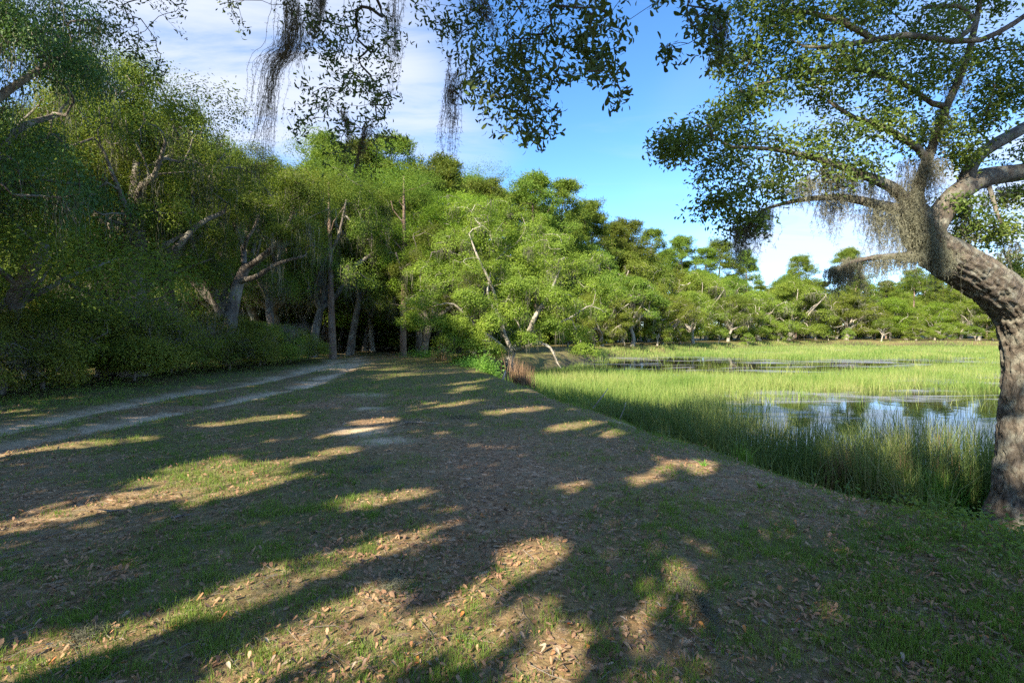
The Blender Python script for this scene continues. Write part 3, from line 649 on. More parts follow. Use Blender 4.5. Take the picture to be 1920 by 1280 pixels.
# bright tree left of it
D = 36.0
limbs = [(PL([(787, 668, D), (786, 640, D), (786, 600, D), (790, 570, D)]), [.27, .24, .22, .19]),
         (PL([(790, 570, D), (800, 540, D), (815, 500, D), (800, 440, D + 1)]), [.17, .15, .1, .05]), (PL([(788, 590, D), (770, 540, D - 1), (745, 500, D - 1)]), [.13, .1, .05]),
         (PL([(800, 540, D), (840, 480, D), (860, 420, D)]), [.1, .08, .04])]
ll = [lob(*a) for a in [(760, 455, D - 1, 46), (800, 420, D, 50), (850, 400, D, 50), (895, 395, D + 1, 40), (740, 500, D - 2, 38), (790, 490, D - 2, 44), (765, 540, D - 2, 34), (845, 450, D - 1, 44), (715, 470, D, 34), (830, 515, D - 1, 34)]]
custom_oak('broadleaf_tree', 'bright yellow-green tree with grey trunk at the end of the lawn', limbs, ll, [46] * len(ll), 76, .28, .1, 'bright', 'bark', 20,
           dict(n_per=10, length=(.3, 1.2), width=.02, spread=.15, hair=3, hl=.08, hw=.01), min_r=.011, reach=.4, tip=.011)
# trunks standing at the edge of the woods
_r = np.random.default_rng(3); _l = [(_r.normal(0, 1.7, 3) * np.array([1, 1, .6]), (1.5, 1.5, .8)) for _ in range(9)]
_T, _O = lobe_targets(_l, _r, [24] * 9); _cb = MB(); foliage(_cb, _T, _O, _r, 80, .4, .085, .045); TUFT = _cb.mesh('crown', M['oak'])
def bare_trunk(label, rows, rads, d_b):
    tb = MB(); pts = PL(rows); base = pts[0].copy(); base[2] = tz(base[0], base[1]); pts[0, 2] = base[2] - .15
    p2, r2 = resample(pts - base, rads, .5); tube(tb, p2, r2, 12); r = np.random.default_rng(len(label))
    for f in (.55, .65, .75, .85, .95):              # side limbs
        i = int(f * (len(p2) - 1)); e = p2[i] + np.append(r.normal(0, 1.2, 2), r.uniform(.4, 1.5)); m_ = (p2[i] + e) / 2 + r.normal(0, .2, 3); tube(tb, [p2[i], m_, e], [r2[i] * .45, r2[i] * .3, .02], 6)
    t = thing('tree_trunk', label, 'tree', base); obj('trunk', tb.mesh('trunk', M[d_b], True), t)
    o = obj('crown', TUFT, t); o.location = p2[-1] + np.array([0, 0, -.3]); o.rotation_euler = (0, 0, len(label))
    return t
bare_trunk('slim dark pine trunk beside the track opening', [(756, 672, 34), (756, 600, 34), (758, 500, 34), (757, 330, 34)], [.24, .2, .17, .05], 'bark_pine')
bare_trunk('straight dark trunk at the left of the track opening', [(624, 668, 31), (622, 600, 31), (620, 520, 31), (616, 340, 31)], [.26, .2, .17, .05], 'bark_pine')
D = 21.0
limbs = [(PL([(425, 655, D), (433, 590, D), (447, 530, D), (462, 500, D)]), [.34, .26, .22, .19]), (PL([(462, 500, D), (490, 483, D - .5), (520, 455, D - 1), (545, 410, D - 1), (560, 350, D)]), [.15, .13, .1, .07, .04]),
         (PL([(450, 525, D), (478, 520, D - .6), (520, 495, D - 1.2), (570, 480, D - 1.5)]), [.12, .11, .08, .04]), (PL([(458, 505, D), (455, 460, D + .5), (440, 420, D + .5), (445, 360, D + 1)]), [.12, .1, .08, .04]), (PL([(455, 460, D), (480, 420, D), (490, 370, D)]), [.08, .06, .03])]
ll = [lob(*a) for a in [(560, 340, D, 34), (510, 330, D + 1, 40), (450, 340, D + 1, 44), (400, 370, D + 1, 36), (600, 400, D - 1, 30), (590, 470, D - 1, 26), (480, 300, D + 1, 36), (540, 390, D - 1, 26), (430, 410, D, 24)]]
ll += [lob(*a) for a in [(540, 350, D - 1.5, 26), (570, 430, D - 2, 24), (470, 390, D - 1.2, 26), (420, 450, D - .5, 22), (530, 440, D - 2, 18), (585, 370, D - 1, 26)]]
custom_oak('live_oak', 'oak with pale leaning forked trunk rising behind the azaleas', limbs, ll, [34] * len(ll), 60, .24, .075, 'oak', 'bark', 60, dict(n_per=12, length=(.3, 1.4), width=.02, spread=.15, hair=3, hl=.08, hw=.01), min_r=.009, reach=.5, tip=.01)
bare_trunk('thick upright trunk behind the azaleas', [(250, 660, 18.5), (250, 560, 18.5), (248, 480, 18.5), (256, 300, 18.5)], [.5, .4, .36, .1], 'bark')
bare_trunk('short stout trunk left of the thick upright trunk', [(225, 660, 19.5), (217, 545, 19.5), (200, 500, 19.5), (180, 440, 19.5)], [.36, .3, .26, .2], 'bark')
bare_trunk('dark leaning trunk at the left edge above the azaleas', [(-20, 700, 13.0), (5, 620, 13.0), (40, 540, 12.8), (80, 460, 12.5)], [.3, .24, .2, .15], 'bark')

# ------------------------------------------------------------------ leaning oak at the right
def bark_disp(pts, ring, R):
    k, s = R.shape; ln = np.concatenate([[0], np.cumsum(np.linalg.norm(np.diff(pts, axis=0), axis=1))])
    th = np.arange(s) / s * 6.2832; per = R.mean()
    q = np.stack([np.cos(th)[None] * per * 19 + 0 * ln[:, None], np.sin(th)[None] * per * 19 + 0 * ln[:, None], ln[:, None] * 4.5 + 0 * th[None]], -1)
    warp = (fbm(q * .5, 3, 2)[..., None] - .5) * 1.6
    a = np.abs(fbm(q + warp, 3, 1) - .5) * 2; rid = 1 - np.clip(a * 3.2, 0, 1)
    lump = fbm(q * .1, 2, 4) - .5
    return R * (1 + .14 * lump) - .034 * rid + .012 * (fbm(q * 3, 2, 6) - .5)
bx, by = 5.98, 6.0
trunk_px = [(1926, 985, 6.0), (1918, 962, 6.0), (1914, 925, 6.0), (1914, 850, 6.0), (1921, 760, 6.0), (1927, 690, 6.0), (1922, 625, 5.95), (1900, 572, 5.9), (1856, 533, 5.8), (1803, 501, 5.7), (1758, 472, 5.6), (1724, 435, 5.5), (1712, 390, 5.45)]
tp = PL(trunk_px); base = tp[0].copy(); base[2] = tz(base[0], base[1]); tp[0, 2] = base[2] - .1
right = thing('leaning_oak', 'large moss-draped oak with trunk bending over the marsh at right', 'tree', base)
hp, hr = resample(tp - base, [.52, .36, .26, .235, .225, .228, .24, .24, .232, .225, .21, .17, .12], .017)
tb = MB(); tube(tb, hp, hr, 100, disp=bark_disp)
right_trunk = obj('trunk', tb.mesh('trunk', M['bark_hero'], True), right)
sk = Skel(.16)
sk.limb((tp[7:] - base), [.19, .19, .185, .175, .14, .11], clear=12)
def limb(rows, rad): sk.limb(PL(rows) - base, rad)
limb([(1735, 455, 5.55), (1775, 385, 5.6), (1810, 352, 5.7), (1850, 332, 5.8), (1920, 322, 6.0), (2010, 300, 6.2)], [.12, .115, .11, .105, .098, .09])
limb([(1800, 358, 5.7), (1822, 310, 5.75), (1850, 280, 5.9), (1920, 240, 6.1), (2000, 190, 6.3)], [.085, .075, .07, .066, .06])
limb([(1712, 390, 5.45), (1728, 330, 5.4), (1750, 270, 5.4), (1775, 200, 5.3), (1810, 120, 5.2), (1830, 40, 5.2), (1850, -60, 5.2)], [.07, .055, .042, .036, .032, .027, .02])
limb([(2040, -20, 5.0), (1960, 5, 5.0), (1900, 45, 5.0), (1840, 75, 5.0), (1790, 78, 5.0), (1700, 66, 4.9), (1640, 75, 4.9), (1560, 88, 4.8), (1510, 88, 4.7)], [.085, .075, .065, .055, .045, .036, .03, .022, .014])
limb([(1640, 74, 4.9), (1580, 42, 4.8), (1520, 24, 4.8), (1460, 22, 4.7)], [.035, .03, .022, .015])
limb([(1790, 78, 5.0), (1830, 40, 5.1), (1800, 12, 5.1), (1730, 15, 5.1)], [.04, .035, .03, .02])
limb([(1712, 390, 5.45), (1670, 350, 5.3), (1610, 325, 5.2), (1540, 300, 5.0), (1450, 280, 4.9), (1370, 275, 4.8)], [.07, .055, .04, .03, .02, .012])
limb([(1720, 400, 5.45), (1650, 385, 5.3), (1580, 370, 5.2), (1500, 375, 5.1), (1440, 390, 5.0)], [.065, .05, .036, .025, .015])
limb([(1740, 290, 5.4), (1660, 240, 5.2), (1600, 220, 5.1), (1555, 190, 5.0)], [.04, .032, .024, .018])
limb([(1770, 210, 5.3), (1680, 150, 5.2), (1590, 130, 5.1), (1500, 140, 5.0), (1420, 160, 4.9)], [.035, .03, .024, .018, .012])
limb([(1735, 470, 5.55), (1690, 480, 5.4), (1640, 482, 5.2), (1590, 495, 5.1), (1565, 510, 5.1)], [.045, .036, .026, .018, .012])
limb([(1850, 332, 5.8), (1870, 400, 5.6), (1885, 440, 5.6)], [.03, .022, .015])
ll = [lob(*a) for a in [
 (1300, 270, 4.8, 55), (1260, 285, 4.7, 28), (1365, 245, 4.9, 55), (1360, 330, 4.9, 55), (1350, 395, 4.9, 40), (1420, 290, 5.0, 65), (1430, 370, 5.0, 50), (1400, 430, 5.0, 30), (1500, 330, 5.1, 65), (1560, 270, 5.1, 60),
 (1420, 200, 4.9, 55), (1480, 170, 5.0, 60), (1400, 130, 4.9, 45), (1450, 80, 4.8, 50), (1420, 20, 4.8, 45), (1500, 40, 4.8, 50), (1540, 130, 4.9, 60), (1580, 50, 4.9, 55), (1600, 190, 5.1, 65), (1620, 120, 5.0, 55),
 (1660, 20, 5.0, 55), (1690, 120, 5.1, 60), (1700, 200, 5.2, 60), (1650, 270, 5.2, 60), (1600, 330, 5.2, 50), (1750, 60, 5.1, 55), (1770, 140, 5.2, 50), (1750, 260, 5.4, 45), (1830, 20, 5.2, 50), (1880, 110, 5.3, 50), (1860, 180, 5.5, 45),
 (1900, 200, 5.6, 45), (1800, 300, 5.6, 35), (1840, 240, 5.7, 40), (1900, 380, 5.9, 35), (1880, 445, 5.7, 40), (1830, 440, 5.7, 35), (1900, 500, 6.2, 30), (1790, 395, 5.6, 30), (1940, 300, 5.9, 50), (1960, 120, 5.4, 60)]]
T, O = lobe_targets([(c - base, rr) for c, rr in ll], rng, [24] * len(ll))
sk.reach(T[rng.random(len(T)) < .75], rng, .0035, jit=.12)
lb = MB(); sk.build(lb, .0033, 14)
obj('limbs', lb.mesh('limbs', M['bark_hero'], True), right_trunk)
cb = MB(); foliage(cb, T, O, rng, 40, .10, .05, .023, up=.35, rnd=.8, flat=.8)
obj('crown', cb.mesh('crown', M['oak_near']), right, kind='stuff')
def moss_thing(label, rows, n_per, length, spread, width=.0025, hair=38, hl=.043, hw=.0027, mat='moss', wind=(0, 0), seed=1, sway=.28, segs=7, group='clumps of hanging moss', name='spanish_moss'):
    r = np.random.default_rng(seed); a = PL(rows); b = a.mean(0); mm = MB(); n_per = int(n_per * 1.0)
    moss_mesh(mm, a - b, r, n_per, length, width, spread, hair, hl, hw, sway, segs, wind)
    o = obj(name, mm.mesh(name, M[mat])); o.location = b; o['label'] = label; o['category'] = 'moss'; o['group'] = group; return o
moss_thing('widest curtain of moss hanging left of the leaning oak fork', [(1690, 385, 5.4), (1665, 395, 5.35), (1640, 385, 5.3), (1712, 410, 5.45)], 80, (.35, .75), .07, seed=2)
moss_thing('long moss drips at the very fork of the leaning oak', [(1722, 395, 5.3), (1740, 420, 5.35), (1705, 360, 5.35)], 80, (.35, .8), .07, seed=3)
moss_thing('grey moss drapes under the upper left limb', [(1600, 330, 5.15), (1575, 322, 5.1), (1548, 312, 5.0), (1630, 338, 5.2)], 40, (.25, .6), .04, seed=21)
moss_thing('fuzzy moss beards above the fork', [(1725, 330, 5.35), (1745, 300, 5.35), (1710, 300, 5.3), (1680, 340, 5.25)], 55, (.25, .6), .07, seed=22)
moss_thing('moss tufts clinging under the bend of the trunk', [(1752, 455, 5.35), (1772, 470, 5.4), (1735, 440, 5.3)], 40, (.15, .4), .05, seed=23)
moss_thing('moss streamer at the tip of the lowest leaning limb', [(1560 + 12 * i, 503 - 4 * i, 5.12) for i in range(4)], 40, (.2, .42), .03, seed=4, wind=(-.12, 0))
moss_thing('moss fringe along the lowest leaning limb', [(1590 + 16 * i, 484 - i, 5.2) for i in range(9)], 26, (.12, .62), .03, seed=5)
moss_thing('long tapering moss beard left of the leaning oak crown', [(1385 + 7 * i, 425 - 5 * i, 4.95) for i in range(4)], 26, (.35, .62), .035, seed=6, wind=(-.15, 0))
moss_thing('moss beard beside the tapering one', [(1432, 395, 5.0), (1440, 390, 5.0)], 30, (.3, .45), .05, seed=7)
moss_thing('tan sunlit moss in the middle of the leaning oak crown', [(1490, 345, 5.05), (1510, 340, 5.05), (1525, 335, 5.05)], 26, (.25, .5), .06, seed=8)
moss_thing('dark thin moss hanging under the middle limb', [(1545 + 12 * i, 365, 5.2) for i in range(4)], 24, (.3, .6), .04, seed=9)
moss_thing('narrow dark moss rope right of the bend', [(1805, 375, 5.65), (1810, 380, 5.65)], 34, (.5, .72), .025, seed=10)
moss_thing('grey moss trailing along the upper right branch', [(1800 - 16 * i, 110 + 45 * i, 5.25 + .03 * i) for i in range(6)], 22, (.2, .45), .05, seed=11)
moss_thing('moss wisps hanging above the right fork', [(1850, 350, 5.8), (1880, 350, 5.85), (1905, 345, 5.9), (1880, 450, 5.7), (1900, 455, 5.7)], 14, (.2, .45), .04, seed=12)

# ------------------------------------------------------------------ overhanging oak: the trunk stands behind the viewpoint, its sprays hang into the top
over = thing('live_oak', 'overhanging oak whose leafy sprays hang into the top of the picture', 'tree', (-3.0, -5.2, tz(-3.0, -5.2)))
ob = np.array(over.location); sk = Skel(.12)
sk.limb([(0, 0, -.2), (.1, .1, 1.4), (.5, .5, 2.8)], [.45, .38, .36], clear=10)
sk.limb([(.5, .5, 2.8), (1.6, 2.6, 4.2), (3.0, 5.2, 4.9), (4.0, 7.2, 4.6), (4.4, 8.2, 4.3)], [.26, .2, .14, .07, .03])
sk.limb([(.5, .5, 2.8), (.6, 3.2, 4.6), (1.4, 5.6, 5.0), (2.4, 7.2, 4.7), (2.6, 8.1, 4.4)], [.22, .16, .1, .06, .03])
sk.limb([(1.6, 2.6, 4.2), (4.0, 5.0, 4.9), (5.0, 7.0, 4.6), (5.4, 7.8, 4.3)], [.16, .1, .05, .025])
sk.limb([(.6, 3.2, 4.6), (-.6, 5.5, 4.9), (0.6, 8.0, 4.4), (1.0, 8.4, 4.3)], [.12, .08, .05, .025])
# sprays: (px, py, distance) points where leaves gather, with a spread in px and a count of twig ends
SPR = [(210, 40, 4.2, 30, 16), (250, 75, 4.2, 30, 16), (285, 115, 4.1, 20, 10), (230, 10, 4.2, 40, 14), (300, 145, 4.1, 8, 4), (320, 10, 4.2, 26, 8), (430, 10, 4.0, 14, 4), (450, 45, 4.0, 10, 4),
       (600, 40, 3.5, 40, 26), (660, 60, 3.5, 45, 30), (710, 40, 3.5, 35, 20), (640, 130, 3.4, 42, 28), (700, 150, 3.4, 32, 22), (600, 190, 3.4, 30, 14), (680, 215, 3.4, 36, 24), (640, 255, 3.4, 24, 12), (700, 265, 3.4, 26, 14), (560, 220, 3.4, 14, 5),
       (830, 30, 3.3, 40, 16), (880, 50, 3.2, 40, 24), (940, 40, 3.2, 45, 28), (1000, 60, 3.1, 45, 28), (900, 110, 3.2, 40, 26), (960, 120, 3.1, 42, 30), (1020, 130, 3.0, 36, 22), (930, 180, 3.1, 40, 26), (990, 190, 3.0, 36, 24), (970, 235, 3.0, 24, 12), (1030, 235, 3.0, 16, 7), (998, 265, 3.0, 10, 5), (880, 160, 3.2, 25, 8),
       (1070, 30, 2.8, 32, 16), (1110, 70, 2.7, 30, 14), (1130, 120, 2.7, 26, 11), (1155, 140, 2.7, 16, 5), (1165, 185, 2.7, 12, 5), (1080, 120, 2.8, 26, 8), (1165, 60, 2.7, 10, 3), (1120, 10, 2.7, 40, 12), (560, 30, 3.5, 25, 8),
       (1260, 98, 2.8, 16, 6), (1310, 40, 2.8, 24, 10), (1340, 80, 2.8, 22, 10), (1320, 100, 2.8, 18, 5), (1285, 10, 2.8, 24, 6), (1355, 30, 2.8, 18, 7), (1225, 5, 2.8, 12, 3)]
hang = [(300, -150, 4.2), (430, -120, 4.0), (620, -140, 3.5), (690, -120, 3.5), (900, -130, 3.2), (980, -120, 3.1), (1090, -130, 2.8), (1300, -120, 2.8)]
for a in hang:
    q = P(*a) - ob; j = np.argmin(np.linalg.norm(np.array(sk.p) - q, axis=1)); p0 = np.array(sk.p[j]); sk.limb([p0, (p0 + q) / 2 + np.array([0, 0, .15]), q, q + np.array([0.02, 0.02, -.25])], [.03, .022, .016, .01])
ro = np.random.default_rng(77); T = []
for px, py, d, sp, k in SPR:
    for _ in range(k): T.append(P(px + ro.normal(0, sp * .8), py + ro.normal(0, sp * .8), d + ro.normal(0, .2)) - ob)
T = np.array(T)
nn = len(sk.p); sk.ok = [i > nn - 60 or np.array(sk.p)[i, 1] > 6.2 for i in range(nn)]
sk.reach(T, ro, .0016, sag=.03, jit=.12); tb = MB(); sk.build(tb, 0)
over_wood = obj('trunk', tb.mesh('trunk', M['dark_twig'], True), over)
# leaves at each twig end: whorls of obovate leaves
k = 12; c = np.repeat(T, k, 0); m = len(c); dirs = norm(ro.normal(0, 1, (m, 3)) + np.array([0.1, 0, -.35])); big_right = 1.0 + .35 * smooth(1.0, .4, np.abs(np.repeat(T[:, 1] + ob[1], k) - 2.7) * 2)
L = ro.uniform(.02, .041, m) * big_right; nr = norm(np.cross(dirs, ro.normal(size=(m, 3)))); c = c + ro.normal(0, .028, (m, 3))
def leaf_template(curl=.12):
    xs = np.array([0, .22, .5, .75, .93, 1.0]); ws = np.array([.03, .10, .19, .22, .13, .0]); v = []
    for x_, w_ in zip(xs, ws): v += [(x_, w_, .12 * w_ / .2 - curl * x_ * x_), (x_, 0, -curl * x_ * x_), (x_, -w_, .12 * w_ / .2 - curl * x_ * x_)]
    q = []
    for i in range(5): b_ = 3 * i; q += [(b_, b_ + 1, b_ + 4, b_ + 3), (b_ + 1, b_ + 2, b_ + 5, b_ + 4)]
    return np.array(v), np.array(q)
LV, LQ = leaf_template()
Lm = MB(); Lm.add(LV, quads=LQ); leaf_me = Lm.mesh('leaf', M['oak_over_shade'], True)
app = L / (c[:, 1] + ob[1]); vis = (c[:, 2] + ob[2] < CAM_H + (HORIZON + 10) / F * (c[:, 1] + ob[1])); order = np.argsort(-(app * vis)); top = order[:290]; rest = order[290:]
side = np.cross(nr, dirs)
for i in top:
    o = obj('leaf', leaf_me, over_wood); Mx = Matrix(((dirs[i, 0] * L[i], side[i, 0] * L[i], nr[i, 0] * L[i], c[i, 0]), (dirs[i, 1] * L[i], side[i, 1] * L[i], nr[i, 1] * L[i], c[i, 1]), (dirs[i, 2] * L[i], side[i, 2] * L[i], nr[i, 2] * L[i], c[i, 2]), (0, 0, 0, 1)))
    o.matrix_local = Mx
V = c[rest][:, None] + L[rest][:, None, None] * (LV[None, :, :1] * dirs[rest][:, None] + LV[None, :, 1:2] * side[rest][:, None] + LV[None, :, 2:] * nr[rest][:, None])
cb = MB(); kk = (np.arange(len(rest)) * 7)[:, None, None]; V = V[:, [0, 2, 6, 8, 12, 14, 15]]
cb.add(V.reshape(-1, 3), quads=(np.array([(0, 1, 3, 2), (2, 3, 5, 4)])[None] + kk).reshape(-1, 4), tris=(np.array([(4, 5, 6)])[None] + kk).reshape(-1, 3))
obj('crown', cb.mesh('crown', M['oak_over_shade'], True), over, kind='stuff')
def rope(label, rows, n, spread, tail, seed, hair=90, width=.003):
    n = int(n * 1.3)
    """a long moss rope following a drawn path, loosening into a tapering tail"""
    r = np.random.default_rng(seed); path, _ = resample(PL(rows), np.ones(len(rows)), .03); b = path[0].copy(); mm = MB(); k = len(path)
    for i in range(n):
        e = r.uniform(.35, 1) if i > 3 else 1; kk = max(4, int(k * e)); st = r.integers(0, max(1, int(k * .25))); s = np.linspace(0, 1, kk - st if kk - st > 3 else 4); pth = path[st:st + len(s)] - b
        off = r.normal(0, spread, 3) * np.array([1, 1, .2]); wob = np.cumsum(r.normal(0, .005, (len(pth), 3)), 0) * np.array([1, 1, .3])
        pth = pth + off * (1 - .75 * s[:len(pth), None] * (np.linspace(st, kk, len(pth)) / k)[:, None]) + wob
        tube(mm, pth, np.full(len(pth), width * .5) * np.linspace(1, .4, len(pth)), 3)
        f = r.integers(0, len(pth), hair); hairs(mm, pth[f] + r.normal(0, .006, (hair, 3)), .022, .0017, r, .3)
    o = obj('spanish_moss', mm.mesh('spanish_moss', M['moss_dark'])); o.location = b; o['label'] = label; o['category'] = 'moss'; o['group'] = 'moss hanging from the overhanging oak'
rope('longest dark moss rope, hanging at upper left of the overhanging sprays', [(548, -40, 3.3), (545, 60, 3.3), (535, 95, 3.3), (505, 120, 3.3), (492, 190, 3.3), (480, 250, 3.3), (468, 320, 3.3)], 46, .042, 0, 1)
rope('second moss rope just right of the longest one', [(552, 0, 3.3), (540, 90, 3.3), (520, 130, 3.3), (510, 200, 3.3), (498, 320, 3.3)], 22, .025, 0, 2)
rope('tan moss strand above the leaves beside the long ropes', [(600, -30, 3.4), (597, 20, 3.4), (588, 60, 3.4), (575, 90, 3.4), (562, 120, 3.4)], 26, .03, 0, 3)
rope('thin moss strand reaching down among the left sprays', [(640, 200, 3.35), (655, 260, 3.35), (645, 330, 3.35)], 10, .012, 0, 4)
rope('moss strand at the lower right of the left sprays', [(690, 230, 3.35), (680, 270, 3.35), (665, 330, 3.35)], 14, .015, 0, 5)
rope('dangling dark moss tuft below the middle sprays', [(862, 130, 3.1), (850, 180, 3.1), (852, 210, 3.1), (846, 290, 3.1)], 18, .016, 0, 6)
rope('thinner moss strand beside the dangling tuft', [(846, 100, 3.1), (838, 190, 3.1), (830, 285, 3.1)], 8, .008, 0, 7)
rope('short moss beard at the right end of the sprays', [(1352, 30, 2.8), (1352, 80, 2.8), (1350, 130, 2.8)], 22, .024, 0, 8)
rope('pale moss among the middle sprays', [(880, -20, 3.15), (910, 30, 3.15), (925, 75, 3.15)], 18, .03, 0, 9)
rope('feathery moss hanging left of the sky gap in the sprays', [(738, -10, 3.5), (735, 60, 3.5), (742, 120, 3.5), (738, 180, 3.5)], 18, .035, 0, 10)

# ------------------------------------------------------------------ oaks behind the viewpoint: they cast the shade; gaps in their crowns let the light streaks through
LIT = [((0, 990), (640, 845), .13), ((60, 975), (520, 880), .10), ((-40, 855), (270, 824), .16), ((400, 797), (545, 780), .16), ((655, 945), (790, 922), .13), ((540, 1075), (760, 1012), .12), ((300, 1160), (560, 1065), .11),
       ((0, 1250), (480, 1100), .10), ((420, 1270), (690, 1120), .16), ((640, 1290), (800, 1150), .12), ((790, 1165), (1025, 1020), .10), ((860, 1230), (1000, 1130), .08), ((960, 1290), (1060, 1190), .10), ((1290, 1060), (1300, 1190), .06), ((1400, 1100), (1410, 1230), .07),
       ((1330, 1010), (1415, 1000), .10), ((1385, 1040), (1410, 1015), .08), ((1190, 900), (1270, 868), .10), ((1050, 912), (1100, 905), .09), ((680, 795), (720, 788), .14), ((930, 775), (1010, 765), .18), ((820, 762), (880, 752), .2), ((1180, 1180), (1230, 1120), .05), ((1880, 1240), (1920, 1290), .1),
       ((1310, 880), (1330, 868), .12), ((1230, 1280), (1290, 1240), .08), ((700, 705), (860, 690), .5)]
def gnd(px, py):
    d = CAM_H * F / (py - HORIZON); return np.array([(px - 960) / F * d, d])
def lit_mask(g):
    m = np.zeros(len(g), bool); w = (fbm(g * 1.8, 3, 31) - .5) * .2 + (fbm(g * 6, 2, 32) - .5) * .16
    for a, b, hw in LIT: m |= poly_dist(g, np.array([gnd(*a), gnd(*b)]), False) + w < hw * 1.4 + .05
    ga = np.column_stack([g @ SUN_AZ * .5, g @ PERP * 1.25]); m |= (fbm(ga, 3, 57) > .625) & (poly_dist(g, np.array([(-4.5, 4.6), (-2, 1.8), (1.7, 1.8), (1.9, 4.0), (1.0, 4.6), (-1.4, 4.0)])) > 0)
    m |= (fbm(ga * .8, 3, 58) > .70 + .3 * smooth(1.5, 2.5, g[:, 0]))
    return m
SHADE = np.array([(-30, -6), (5.5, -6), (5.8, 3), (5.2, 6.5), (4.6, 10), (3.8, 14), (1.5, 18), (-2.5, 20.5), (-9, 21.5), (-20, 18), (-30, 14)], float)
PERP = np.array([SUN_AZ[1], -SUN_AZ[0]])
CT = np.array([SUN_AZ * -7 + PERP * b for b in (4.4, .6, -4.9, -7.8, -12, -17.5, -23)])
rs = np.random.default_rng(99)
def in_view(p): return (p[:, 1] > -.5) & (np.abs(p[:, 0]) < 1.12 * p[:, 1] + 1.2) & (p[:, 2] < 1.9 + .72 * np.maximum(p[:, 1], 0))
VISG = np.array([(-17, 13), (-4, 1.6), (4.6, 1.6), (5.6, 3.5), (5, 7), (4.4, 10), (3.6, 14), (1, 18.5), (-2.5, 21), (-9, 22), (-19, 18)], float)
DAP = np.array([(5, 1.6), (9, 6), (12, 11), (13.5, 15), (7, 16), (3.8, 14), (5, 7), (5.6, 3.5)], float)
pts = rs.uniform((-20, 1), (14, 30), (18000, 2)); pts = pts[poly_dist(pts, VISG) > 0][:5000]
dp = rs.uniform((3, 1), (14, 16), (2500, 2)); dp = dp[poly_dist(dp, DAP) > 0]; dp = dp[fbm(dp * .55, 2, 44) > .5][:520]; pts = np.vstack([pts, dp])
Tn = math.tan(SUN_EL); hgt = np.clip((pts @ SUN_AZ - (-7 + rs.normal(0, 1.7, len(pts)))) * Tn, 3.0, 18.5)
clump = np.column_stack([pts - SUN_AZ * (hgt / Tn)[:, None], hgt])
ext = rs.uniform((-4, -30), (4, 8), (700, 2)); ex = ext[:, :1] * SUN_AZ * .6 + SUN_AZ * -7 + ext[:, 1:] * PERP; clump = np.vstack([clump, np.column_stack([ex, rs.uniform(4, 15, 700)])])
clump = clump[~in_view(clump)]; near = np.argmin(np.linalg.norm(clump[:, None, :2] - CT[None], axis=2), axis=1)
place_words = ['closest to the water', 'second from the water', 'third from the water', 'fourth from the water', 'fifth from the water', 'sixth from the water', 'farthest from the water']
for ti, (cx, cy) in enumerate(CT):
    Tt = clump[near == ti]
    if len(Tt) < 20: continue
    b = np.array([cx, cy, tz(cx, cy)]); sk = Skel(.6); sk.limb([(0, 0, -.2), (.1, .1, 2.0), (.2, 0, 5.2), (0, .2, 11.5)], [.42, .34, .28, .1], clear=4)
    sk.reach(Tt[::5] - b, rs, .018, jit=.06); tb = MB(); sk.build(tb, .018)
    n_per = 13; cc = np.repeat(Tt, n_per, 0) + rs.normal(0, .42, (len(Tt) * n_per, 3)) * np.array([1, 1, .8])
    gp = cc[:, :2] + SUN_AZ * (cc[:, 2] / Tn)[:, None]
    keep = ~lit_mask(gp) & (np.maximum(poly_dist(gp, SHADE), poly_dist(gp, DAP)) > -.3) & (poly_dist(gp, np.array([(6.0, 8.2), (7.2, 8.0)]), False) > .7) & ~in_view(cc); cc = cc[keep]
    cb = MB(); s = rs.uniform(.2, .32, len(cc)); leaves(cb, cc, rs.normal(size=(len(cc), 3)) + sun_pos * .9, s, s * .65, rs)
    t = thing('live_oak', 'oak behind the viewpoint casting the dappled shade, ' + place_words[ti], 'tree', b, group='shade oaks behind the viewpoint')
    obj('trunk', tb.mesh('trunk', M['bark'], True), t); co = MB(); 
    o = obj('crown', cb.mesh('crown', M['oak']), t); o.location = -b

